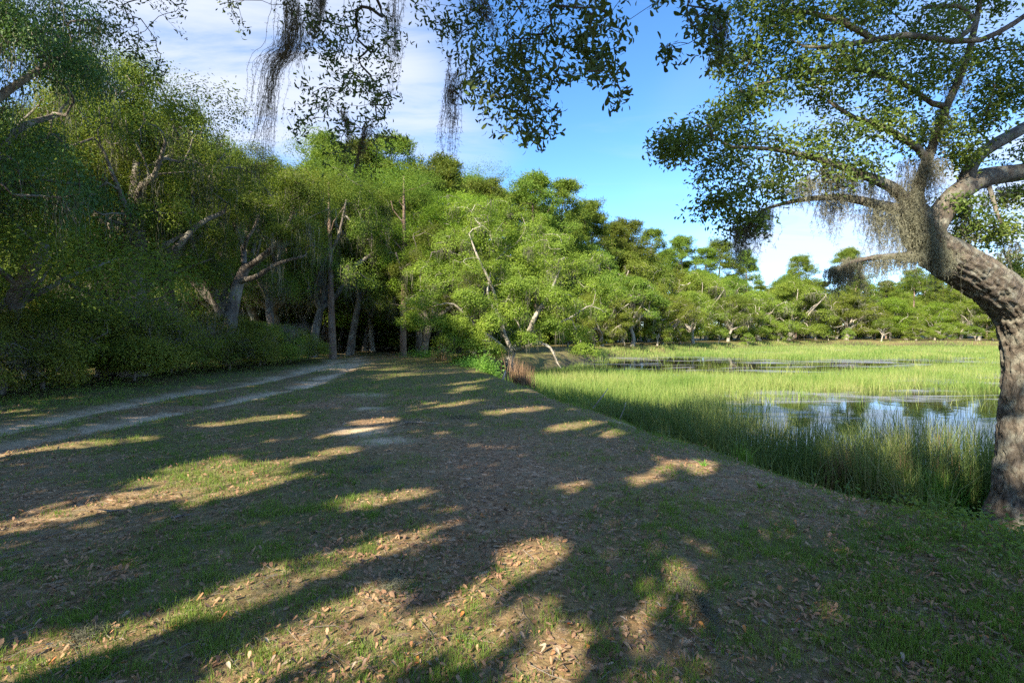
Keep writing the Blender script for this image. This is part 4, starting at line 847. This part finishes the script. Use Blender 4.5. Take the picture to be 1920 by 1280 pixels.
# ------------------------------------------------------------------ azaleas on the left
def shrub_parts(seed, Rx, Ry, H, n_l, n_t, n_per, L, mat, dead=.25):
    r = np.random.default_rng(seed); lobes = []
    for i in range(n_l):
        a = i * 2.399; q = math.sqrt((i + .5) / n_l); rad = H * r.uniform(.28, .4)
        lobes.append((np.array([math.cos(a) * q * Rx, math.sin(a) * q * Ry, max(rad * .5, H * (1 - .55 * q * q) * r.uniform(.8, 1) - rad * .6)]), (rad * 1.15, rad * 1.15, rad * .8)))
        if q > .5: lobes.append((np.array([math.cos(a) * q * Rx * 1.05, math.sin(a) * q * Ry * 1.05, H * .22]), (rad, rad, H * .24)))
    T, O = lobe_targets(lobes, r, [n_t] * len(lobes)); dd = fbm(T * .9, 3, seed) ; live = dd > np.quantile(dd, dead)
    sk = Skel(.3); sk.limb([(0, 0, -.1), (0, 0, .25)], [.05, .045])
    for i in range(9):
        a = i * .698; sk.limb([(0, 0, .1), (math.cos(a) * Rx * .4, math.sin(a) * Ry * .4, H * .35), (math.cos(a) * Rx * .75, math.sin(a) * Ry * .75, H * .5)], [.03, .025, .015])
    sk.reach(T[r.random(len(T)) < .5], r, .005, jit=.1); tb = MB(); sk.build(tb, .003)
    dt = T[~live]; k = 18; b0 = np.repeat(dt, k, 0) + r.normal(0, .14, (len(dt) * k, 3)); o_ = np.repeat(O[~live], k, 0)
    d = norm(o_ * .8 + np.array([0, 0, .7]) + r.normal(0, .45, (len(b0), 3))); s = norm(np.cross(d, r.normal(size=d.shape))) * .0035; ln = r.uniform(.15, .45, (len(b0), 1))
    tb.add(np.stack([b0 - s, b0 + s, b0 + d * ln], 1).reshape(-1, 3), tris=np.arange(3 * len(b0)).reshape(-1, 3))
    cb = MB(); foliage(cb, T[live], O[live], r, n_per, .16, L, L * .42, up=.6, flat=.45)
    return {'stems': tb.mesh('stems', M['twig'], True), 'foliage': cb.mesh('foliage', M[mat])}
AZ = [shrub_parts(201, 2.0, 1.8, 2.3, 11, 60, 46, .066, 'azalea', .12), shrub_parts(202, 2.2, 1.7, 2.1, 11, 60, 46, .066, 'azalea', .25)]
AZS = [(-12.9, 11.6, 1.0, 0, 'nearest azalea at the left edge, deep in shade'), (-13.2, 14.4, 1.25, 1, 'second azalea from the left edge, tallest of the row'), (-12.4, 16.8, 1.05, 0, 'azalea in the middle of the row with yellowish leaves'), (-12.9, 19.4, 1.1, 1, 'azalea with bare grey twigs before the pale leaning trunk'),
       (-11.9, 21.6, .95, 0, 'azalea near the far end of the row'), (-12.0, 24.4, .9, 1, 'grey twiggy azalea, second from the far end'), (-11.6, 26.8, .8, 0, 'last low azalea beside the sandy track'), (-16.2, 15.5, 1.35, 0, 'azalea behind the second from the left edge'), (-16, 19, 1.3, 1, 'azalea in the back row below the thick upright trunk'),
       (-15.6, 23, 1.2, 0, 'azalea in the back row below the pale leaning trunk'), (-15, 11, 1.2, 1, 'azalea mostly beyond the left edge'), (-15.0, 27.5, 1.1, 1, 'azalea in the back row near the track opening')]
for i, (x, y, s, k, lab) in enumerate(AZS): place(AZ[k], 'azalea_bush', lab, 'bush', x, y, i * 1.4, (s, s, s * 1.15), 'azalea bushes along the track')
UND = shrub_parts(205, 2.2, 2.2, 3.2, 10, 60, 30, .12, 'oak', .15)
r = np.random.default_rng(14)
for i in range(34):
    px = 60 + i * 26 + r.uniform(-14, 14); d = np.interp(px, [60, 500, 950], [24, 36, 44]) + r.uniform(0, 8); x, y = from_px(px, d)
    if rut_dist(np.array([[x, y]]))[0] < 2.4 or poly_dist(np.array([[x, y]]), BANK)[0] > -2: continue
    place(UND, 'understory_bush', 'shaded bush in the dark woods behind the track, %s' % (ORD[i // 2] + (' pair from the left, front one' if i % 2 else ' pair from the left, rear one')), 'bush', x, y, i * 1.7, r.uniform(.7, 1.25), 'bushes in the dark woods')

# ------------------------------------------------------------------ marsh grass
POOL = np.array([(5.4, 12.0), (7.2, 18.0), (12, 21.4), (22, 23), (34, 19), (26, 9), (12, 7.4), (8.6, 8.2), (6.6, 10.0)], float)
CHAN = np.array([(4.5, 34), (9, 28.5), (17, 28.0), (26, 33), (40, 43), (46, 49), (32, 47), (24, 46), (17, 52), (9, 51), (6, 43)], float)
MUDS = [np.array([(16, 22.5), (30, 24), (40, 27), (38, 31), (26, 27.5), (17, 25)], float)]
r = np.random.default_rng(31)
def marsh_points(n, d0, d1, pw=1.0):
    d = d0 * (d1 / d0) ** r.random(n) if pw == 1 else d0 + (d1 - d0) * r.random(n)
    px = r.uniform(880, 2050, n); p = np.column_stack([(px - 960) / F * d, d])
    s = poly_dist(p, BANK) + (fbm(p * .55, 3, 3) - .5) * .9; nz = fbm(p * .5, 3, 12); n2 = fbm(p * 1.6, 2, 13)
    op = np.maximum(poly_dist(p, POOL), poly_dist(p, CHAN)) + (nz - .5) * 3.0
    near_mud = poly_dist(p, MUDS[0]) + (nz - .5) * 2
    edge = 1.25 + .5 * (1 - smooth(6, 14, p[:, 1]))
    keep = (s > edge) & ((op < 0) | ((op < 1.6) & (r.random(n) < .16)) | (r.random(n) < .025) ) & ((near_mud < 0) | (r.random(n) < .25)) & (r.random(n) < .35 + .9 * n2)
    keep &= ~((p[:, 0] > 5.0) & (p[:, 1] < 6.8) & (s < 3.0))
    return p[keep]
def blades(mb, p, z, h, w, r, lean=.25, segs=2):
    k = len(p); a = r.uniform(0, 6.283, k); b = np.column_stack([p, z]); s = np.stack([np.cos(a), np.sin(a), np.zeros(k)], 1) * (w / 2)[:, None] if np.ndim(w) else np.stack([np.cos(a), np.sin(a), np.zeros(k)], 1) * w / 2
    la = r.uniform(0, 6.283, k); ld = np.stack([np.cos(la), np.sin(la), np.zeros(k)], 1) * (np.abs(r.normal(0, lean, k)) * h)[:, None]
    up = np.array([0, 0, 1.0]) * h[:, None]; m1 = b + up * .5 + ld * .25; tip = b + up + ld
    if segs == 2:
        v = np.stack([b - s, b + s, m1 + s * .8, m1 - s * .8, tip], 1).reshape(-1, 3); i = np.arange(k) * 5
        mb.add(v, quads=np.stack([i, i + 1, i + 2, i + 3], 1), tris=np.stack([i + 3, i + 2, i + 4], 1))
    else:
        mb.add(np.stack([b - s, b + s, tip], 1).reshape(-1, 3), tris=np.arange(3 * k).reshape(-1, 3))
mb = MB(); shade_rush = MB()
for n, d0, d1, h0, h1, w0, segs in ((58000, 5.5, 13, .4, 1.1, .010, 2), (80000, 12, 24, .4, .85, .014, 2), (110000, 22, 48, .35, .65, .026, 1), (130000, 45, 100, .35, .6, .06, 1)):
    p = marsh_points(n, d0, d1); k = len(p); nz = fbm(p * .35, 2, 15)
    h = r.uniform(h0, h1, k) ** 1.3 * (.35 + .8 * nz + .6 * fbm(p * 1.1, 2, 16)); z = np.maximum(terrain(p[:, 0], p[:, 1]), WATER - .12) - .02
    ru = r.random(k) < 1 - smooth(12.5, 17.5, p[:, 1] + 5 * (fbm(p * .4, 2, 17) - .5))  # blades on the near side of the shadow edge take the shade-darkened colour
    for mm, q_ in ((shade_rush, ru), (mb, ~ru)):
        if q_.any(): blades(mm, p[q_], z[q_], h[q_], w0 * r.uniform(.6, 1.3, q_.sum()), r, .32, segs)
q = marsh_edge = r.uniform((-3, 3), (9, 24), (60000, 2)); sq = poly_dist(q, BANK) + (fbm(q * .55, 3, 3) - .5) * .9
q = q[(sq > .25) & (sq < 2.0) & (fbm(q * 1.5, 3, 19) > .5) & (r.random(len(q)) < .5)]; sq = poly_dist(q, BANK)
blades(shade_rush, q, terrain(q[:, 0], q[:, 1]) - .02, r.uniform(.12, .5, len(q)) * np.clip(.4 + .45 * sq, .3, 1.2), .009 * r.uniform(.6, 1.3, len(q)), r, .55, 2)
o = obj('shade_tint_rush_bed', shade_rush.mesh('shade_tint_rush_bed', M['shade_rush'])); o['kind'] = 'stuff'; o['label'] = 'rushes along the near marsh edge, shade painted into their dark green'
o = obj('marsh_grass', mb.mesh('marsh_grass', M['marsh'])); o['kind'] = 'stuff'; o['label'] = 'tall green cordgrass filling the marsh'
# ------------------------------------------------------------------ lawn grass, thatch, litter
def lawn_points(n, d0, d1, seed, px0=-60, px1=1990):
    r = np.random.default_rng(seed); d = d0 * (d1 / d0) ** r.random(n); px = r.uniform(px0, px1, n); p = np.column_stack([(px - 960) / F * d, d])
    return p[poly_dist(p, BANK) < 1.4 + .6 * (1 - smooth(6, 12, d))]
def tuft(p, k, spread, r): return np.repeat(p, k, 0) + r.normal(0, spread, (len(p) * k, 2))
r = np.random.default_rng(51); mb = MB(); th = MB()
for n, d0, d1, k, h0, h1, w in ((20000, 2.0, 5, 7, .02, .06, .0036), (20000, 4.5, 12, 6, .025, .06, .0068), (26000, 11, 40, 4, .03, .08, .014)):
    p = lawn_points(n, d0, d1, int(d0 * 10)); g_ = grass_density(p); cl = fbm(p * 4.5, 2, 61)
    q = p[(r.random(len(p)) < g_ * (.25 + 1.3 * smooth(.4, .65, cl)))]
    q = tuft(q, k, .018 * (1 + d0 * .15), r); z = terrain(q[:, 0], q[:, 1]) - .004
    blades(mb, q, z, r.uniform(h0, h1, len(q)) * (.6 + .8 * grass_density(q)), w * r.uniform(.6, 1.3, len(q)), r, .55, 2 if d0 < 4 else 1)
    q = p[r.random(len(p)) < .36 * (1 - track_mask(p))]; q = tuft(q, max(2, k // 2), .03, r); z = terrain(q[:, 0], q[:, 1])
    blades(th, q, z, r.uniform(.004, .018, len(q)) * (1 + d0 * .05), w * r.uniform(.5, 1.0, len(q)), r, 2.6, 1)
o = obj('lawn_grass', mb.mesh('lawn_grass', M['grass'])); o['kind'] = 'stuff'; o['label'] = 'short patchy green lawn grass'
o = obj('dry_thatch', th.mesh('dry_thatch', M['thatch'])); o['kind'] = 'stuff'; o['label'] = 'dry straw-coloured thatch between the grass tufts'
# fallen leaves
LV2, LQ2 = leaf_template(-.25)
def fallen(p, L, r):
    k = len(p); a = r.uniform(0, 6.283, k); tilt = r.normal(0, .35, (k, 2)); n_ = norm(np.column_stack([tilt, np.ones(k)])); u = np.stack([np.cos(a), np.sin(a), np.zeros(k)], 1); u = norm(u - (u * n_).sum(1, keepdims=True) * n_); v = np.cross(n_, u)
    c = np.column_stack([p, terrain(p[:, 0], p[:, 1]) + .012]); return c, u, v, n_
p = lawn_points(52000, 2.0, 13, 71); p = np.vstack([p, lawn_points(16000, 10, 26, 72)]); p = p[r.random(len(p)) < .35 + .65 * smooth(.4, .6, fbm(p * 1.3, 3, 73))]; p = p[track_mask(p) < .4]
L = (.014 + .034 * r.random(len(p)) ** 1.5) * (1 + .25 * smooth(8, 20, p[:, 1])); c, u, v, n_ = fallen(p, L, r)
inframe = (np.abs(p[:, 0]) / p[:, 1] < .98) & (p[:, 1] > 2.45); order = np.argsort(-(L / p[:, 1]) * inframe); top, rest = order[:300], order[300:]
cols = [('litter_tan', [(.19, .125, .075), (.28, .19, .12)]), ('litter_orange', [(.42, .15, .045), (.5, .2, .06)]), ('litter_brown', [(.12, .07, .048), (.2, .12, .08)]), ('litter_pale', [(.27, .21, .15), (.36, .29, .22)])]
FM = []
for nm, cc_ in cols:
    mt = leaf_mat(nm, cc_, .12, .55, .35, 5, (1.1, .8, .6)); Lm = MB(); Lm.add(LV2 * np.array([1, .95, 1.0]), quads=LQ2); FM.append(Lm.mesh('fallen_leaf', mt, True))
thirds = [(-9, -.33, 'at lower left'), (-.33, 0, 'left of the middle'), (0, .33, 'right of the middle'), (.33, 9, 'at lower right')]
labs = ['tan fallen oak leaf lying in the foreground grass', 'orange fallen oak leaf lying in the foreground grass', 'dark brown fallen oak leaf lying in the foreground grass', 'pale curled fallen oak leaf lying in the foreground grass']
for q_, i in enumerate(top):
    kx = int(r.choice([0, 1, 2, 3], p=[.42, .14, .27, .17])); o = obj('fallen_leaf', FM[kx], label=labs[kx] + ' ' + [w for a, b, w in thirds if a <= p[i, 0] / p[i, 1] < b][0], category='leaf', group='fallen leaves in the foreground')
    o.matrix_world = Matrix([[u[i, a] * L[i], v[i, a] * L[i], n_[i, a] * L[i], c[i, a]] for a in range(3)] + [[0, 0, 0, 1]])
wv = r.uniform(.6, 1.7, len(rest))[:, None, None]; cv = r.uniform(-.6, 2.2, len(rest))[:, None, None]
V = c[rest][:, None] + L[rest][:, None, None] * (LV2[None, ::1, :1] * u[rest][:, None] + LV2[None, :, 1:2] * v[rest][:, None] * wv + LV2[None, :, 2:] * n_[rest][:, None] * cv)
sel = [0, 2, 6, 8, 12, 14, 15]; lq = np.array([(0, 1, 3, 2), (2, 3, 5, 4)]); V = V[:, sel]
mb = MB(); kk = (np.arange(len(rest)) * 7)[:, None, None]; mb.add(V.reshape(-1, 3), quads=(lq[None] + kk).reshape(-1, 4), tris=(np.array([(4, 5, 6)])[None] + kk).reshape(-1, 3))
o = obj('leaf_litter', mb.mesh('leaf_litter', M['litter'])); o['kind'] = 'stuff'; o['label'] = 'brown oak leaf litter scattered over the lawn'

# bits of twig among the litter
tw = MB(); q = lawn_points(2600, 2.0, 12, 75); a_ = r.uniform(0, 6.283, len(q)); ln = .04 + .22 * r.random(len(q)) ** 3
e_ = np.stack([np.cos(a_), np.sin(a_)], 1) * ln[:, None]; m_ = q + e_ * .5 + r.normal(0, .06, q.shape) * ln[:, None]; en = q + e_
zz = [terrain(k_[:, 0], k_[:, 1]) + .008 for k_ in (q, m_, en)]
for i_ in range(len(q)): tube(tw, [(*q[i_], zz[0][i_]), (*m_[i_], zz[1][i_] + .006), (*en[i_], zz[2][i_])], [.0022, .0018, .001], 3)
o = obj('twig_litter', tw.mesh('twig_litter', M['twig'])); o['kind'] = 'stuff'; o['label'] = 'thin broken twigs scattered among the leaf litter'
# ------------------------------------------------------------------ small plants and debris
def at_ground(px, py):
    g_ = gnd(px, py)
    for _ in range(12):
        d = (CAM_H - tz(*g_)) * F / (py - HORIZON); g_ = np.array([(px - 960) / F * d, d])
    return g_
def clump_thing(name, label, cat, px, py, n, h, w, spread, mat, lean=.3, seed=0, group=None, at=None):
    r = np.random.default_rng(seed + n); g_ = at_ground(px, py) if at is None else np.array(at); z0 = tz(*g_); mm = MB(); q = r.normal(0, spread, (n, 2)); blades(mm, q, terrain(q[:, 0] + g_[0], q[:, 1] + g_[1]) - z0 - .02, r.uniform(h * .5, h, n), w * r.uniform(.6, 1.3, n), r, lean, 2)
    o = obj(name, mm.mesh(name, M[mat])); o.location = (*g_, z0); o['label'] = label; o['category'] = cat
    if group: o['group'] = group
    return o
clump_thing('dry_grass_clump', 'tall dry brown grass clump at the marsh corner', 'grass', 0, 0, 420, 1.45, .02, .22, 'reed', .16, at=(0.35, 19.5))
clump_thing('dry_grass_clump', 'reddish dry weeds in front of the bright tree', 'grass', 828, 676, 110, 1.0, .02, .3, 'reed', .35)
for i, (px, d, hh, lab) in enumerate([(1592, 7.3, 1.0, 'tan dry reed stems left of the sunlit grass'), (1695, 7.2, 1.1, 'tan dry reeds beside the sunlit grass tuft'), (1768, 7.3, 1.2, 'dry reeds nearest the leaning oak trunk'), (1560, 7.3, .7, 'short dry reeds on the bank foot')]):
    x, y = from_px(px, d); clump_thing('dry_reeds', lab, 'reeds', 0, 0, 90, hh * 1.1, .011, .09, 'reed', .07, seed=i, at=(x, y), group='dry reeds at the bank foot')
for i, (px, d, n, lab) in enumerate([(1712, 6.9, 420, 'sunlit bright grass tuft at the foot of the bank'), (1750, 6.9, 320, 'bright grass tuft left of the leaning oak'), (1660, 7.0, 240, 'bright blades left of the sunlit tuft'), (1395, 7.6, 60, 'small green sprout on the bank edge')]):
    x, y = from_px(px, d); clump_thing('grass_tuft', lab, 'grass', 0, 0, n, .8 if i < 3 else .4, .013, .2 if i < 3 else .06, 'weed', .3, seed=i, at=(x, y), group='bright grass tufts')
def weed(label, px, py, n, L, seed, at=None, name='leafy_weed', spread=.12, h=.12, mat='weed', wf=.5):
    r = np.random.default_rng(seed); g_ = at_ground(px, py) if at is None else np.array(at); z0 = tz(*g_); mm = MB(); c = np.column_stack([r.normal(0, spread, (n, 2)), np.abs(r.normal(0, h * .6, n)) + .02])
    c[:, 2] += terrain(c[:, 0] + g_[0], c[:, 1] + g_[1]) - z0; leaves(mm, c, np.column_stack([r.normal(0, .5, (n, 2)), np.ones(n)]), L * r.uniform(.6, 1.2, n), L * wf * r.uniform(.6, 1.2, n), r)
    st = MB(); ns = max(6, n // 10); blades(mm, c[:ns, :2], np.zeros(ns) - .02, c[:ns, 2] + .03, .006, r, .05, 1)
    o = obj(name, mm.mesh(name, M[mat])); o.location = (*g_, z0); o['label'] = label; o['kind'] = 'stuff'
weed('bright leafy ground cover left of the leaning oak foot', 1740, 960, 900, .06, 1, spread=.38, h=.2)
weed('leafy ground cover right at the leaning oak foot', 1835, 975, 800, .06, 2, spread=.34, h=.18)
weed('low leafy plants in front of the leaning oak', 1880, 1010, 700, .055, 3, spread=.36, h=.12)
clump_thing('leafy_weed', 'grey-green narrow-leaved weed on the right slope', 'plant', 1690, 1030, 26, .09, .012, .008, 'weed', 1.1, seed=1690, group='small weeds on the lawn')
clump_thing('leafy_weed', 'narrow-leaved weed on the shoulder of the bank', 'plant', 1425, 912, 26, .09, .012, .008, 'weed', 1.1, seed=1425, group='small weeds on the lawn')
clump_thing('leafy_weed', 'grassy weed where the lawn meets the marsh', 'plant', 1320, 872, 26, .09, .012, .008, 'weed', 1.1, seed=1320, group='small weeds on the lawn')
clump_thing('leafy_weed', 'narrow-leaved weed low on the right slope', 'plant', 1760, 1045, 26, .09, .012, .008, 'weed', 1.1, seed=1760, group='small weeds on the lawn')
clump_thing('leafy_weed', 'small weed in the sunny patch of the lawn', 'plant', 1395, 990, 26, .09, .012, .008, 'weed', 1.1, seed=1395, group='small weeds on the lawn')
weed('round green bush at the marsh corner beside the dry clump', 0, 0, 1500, .10, 9, at=(-.9, 20.5), spread=.28, h=.6, name='corner_bush')
weed('low green bushes along the lawn edge at the marsh corner', 0, 0, 1600, .10, 10, at=(-1.6, 23.5), spread=.5, h=.35, name='corner_bush')
weed('green weeds under the bright tree at the lawn end', 0, 0, 1600, .12, 11, at=(-5.0, 32), spread=.8, h=.4, name='corner_bush')
def moss_lump(label, px, py, sx, sy, n, seed, rot=0):
    r = np.random.default_rng(seed); g_ = at_ground(px, py); z0 = tz(*g_); q = r.normal(0, 1, (n, 2)) * np.array([sx, sy]); mm = MB(); c = np.column_stack([q, r.uniform(.0, .035, n) * np.exp(-((q / np.array([sx, sy])) ** 2).sum(1) / 2) + .006])
    d = norm(np.column_stack([r.normal(size=(n, 2)), r.normal(0, .35, n)])); s = norm(np.cross(d, r.normal(size=(n, 3)))) * .0012; ln = r.uniform(.02, .06, (n, 1)); m_ = c + d * ln * .5 + r.normal(0, .008, (n, 3)); e = c + d * ln
    v = np.stack([c - s, c + s, m_ + s, m_ - s, e], 1).reshape(-1, 3); i = np.arange(n) * 5; mm.add(v, quads=np.stack([i, i + 1, i + 2, i + 3], 1), tris=np.stack([i + 3, i + 2, i + 4], 1))
    o = obj('fallen_moss', mm.mesh('fallen_moss', M['moss'])); o.location = (*g_, z0); o['label'] = label; o['category'] = 'moss'; o['group'] = 'moss lying on the ground'
moss_lump('long strip of grey moss lying in the sunny foreground', 1303, 1125, .035, .17, 1500, 1)
moss_lump('grey moss tuft lying left of the foreground middle', 742, 1100, .06, .09, 1000, 2)
moss_lump('pale moss tuft near the left foreground corner', 165, 1190, .045, .05, 700, 13)
moss_lump('grey moss heap on the lawn near the marsh corner', 865, 784, .18, .14, 900, 4)
moss_lump('moss scrap on the lawn right of the moss heap', 925, 768, .16, .12, 700, 5)
moss_lump('moss scrap in the shaded middle of the lawn', 700, 880, .09, .08, 600, 6)
def stick(label, a, b, rad, seed, mat='twig', lift=.012):
    r = np.random.default_rng(seed); p0, p1 = at_ground(*a), at_ground(*b); s = np.linspace(0, 1, 7)[:, None]; q = p0 + (p1 - p0) * s + r.normal(0, .02, (7, 2)) * np.linalg.norm(p1 - p0); z = terrain(q[:, 0], q[:, 1]) + rad + lift; pts = np.column_stack([q, z]); bb = pts[0].copy(); mm = MB(); tube(mm, pts - bb, np.linspace(rad, rad * .4, 7), 5)
    m_ = pts[3] - bb; e = m_ + np.append(r.normal(0, .12, 2), .03); tube(mm, [m_, (m_ + e) / 2, e], [rad * .6, rad * .5, rad * .2], 4)
    o = obj('fallen_stick', mm.mesh('fallen_stick', M[mat], True)); o.location = bb; o['label'] = label; o['category'] = 'stick'; o['group'] = 'sticks on the lawn'
stick('thin pale straw lying across the sunny patch at right', (1400, 1117), (1452, 1118), .002, 1, 'reed'); stick('grey stick in the shaded left lawn', (320, 975), (360, 968), .012, 2); stick('dark stick in the left lawn shade', (200, 963), (228, 961), .012, 3)
stick('pale branch lying on the lawn near its middle', (760, 795), (825, 797), .02, 4); stick('thin twig in the right foreground', (1190, 1255), (1235, 1275), .003, 5); stick('short stick in the middle lawn shade', (860, 920), (900, 905), .006, 6)
def leaning_stick(label, a, b, rad):
    pts = PL([a, b]); bb = pts[0].copy(); mm = MB(); p2, r2 = resample(np.vstack([pts[0], (pts[0] + pts[1]) / 2 + [.03, 0, .03], pts[1]]) - bb, [rad, rad * .8, rad * .4], .2); tube(mm, p2, r2, 6); o = obj('dead_stick', mm.mesh('dead_stick', M['bark_pale'], True)); o.location = bb; o['label'] = label; o['category'] = 'stick'; o['group'] = 'dead sticks in the marsh grass'
leaning_stick('pale dead stick poking out of the marsh grass', (1112, 765, 12.5), (1140, 728, 12.5), .018); leaning_stick('second dead stick leaning right in the marsh grass', (1162, 785, 11.5), (1174, 752, 11.5), .012)
leaning_stick('grey dead stump branch at the marsh corner', (938, 722, 18.5), (948, 695, 18.5), .05); leaning_stick('fallen pale log on the bank under the lichen oak', (840, 684, 26), (905, 690, 25.5), .10)
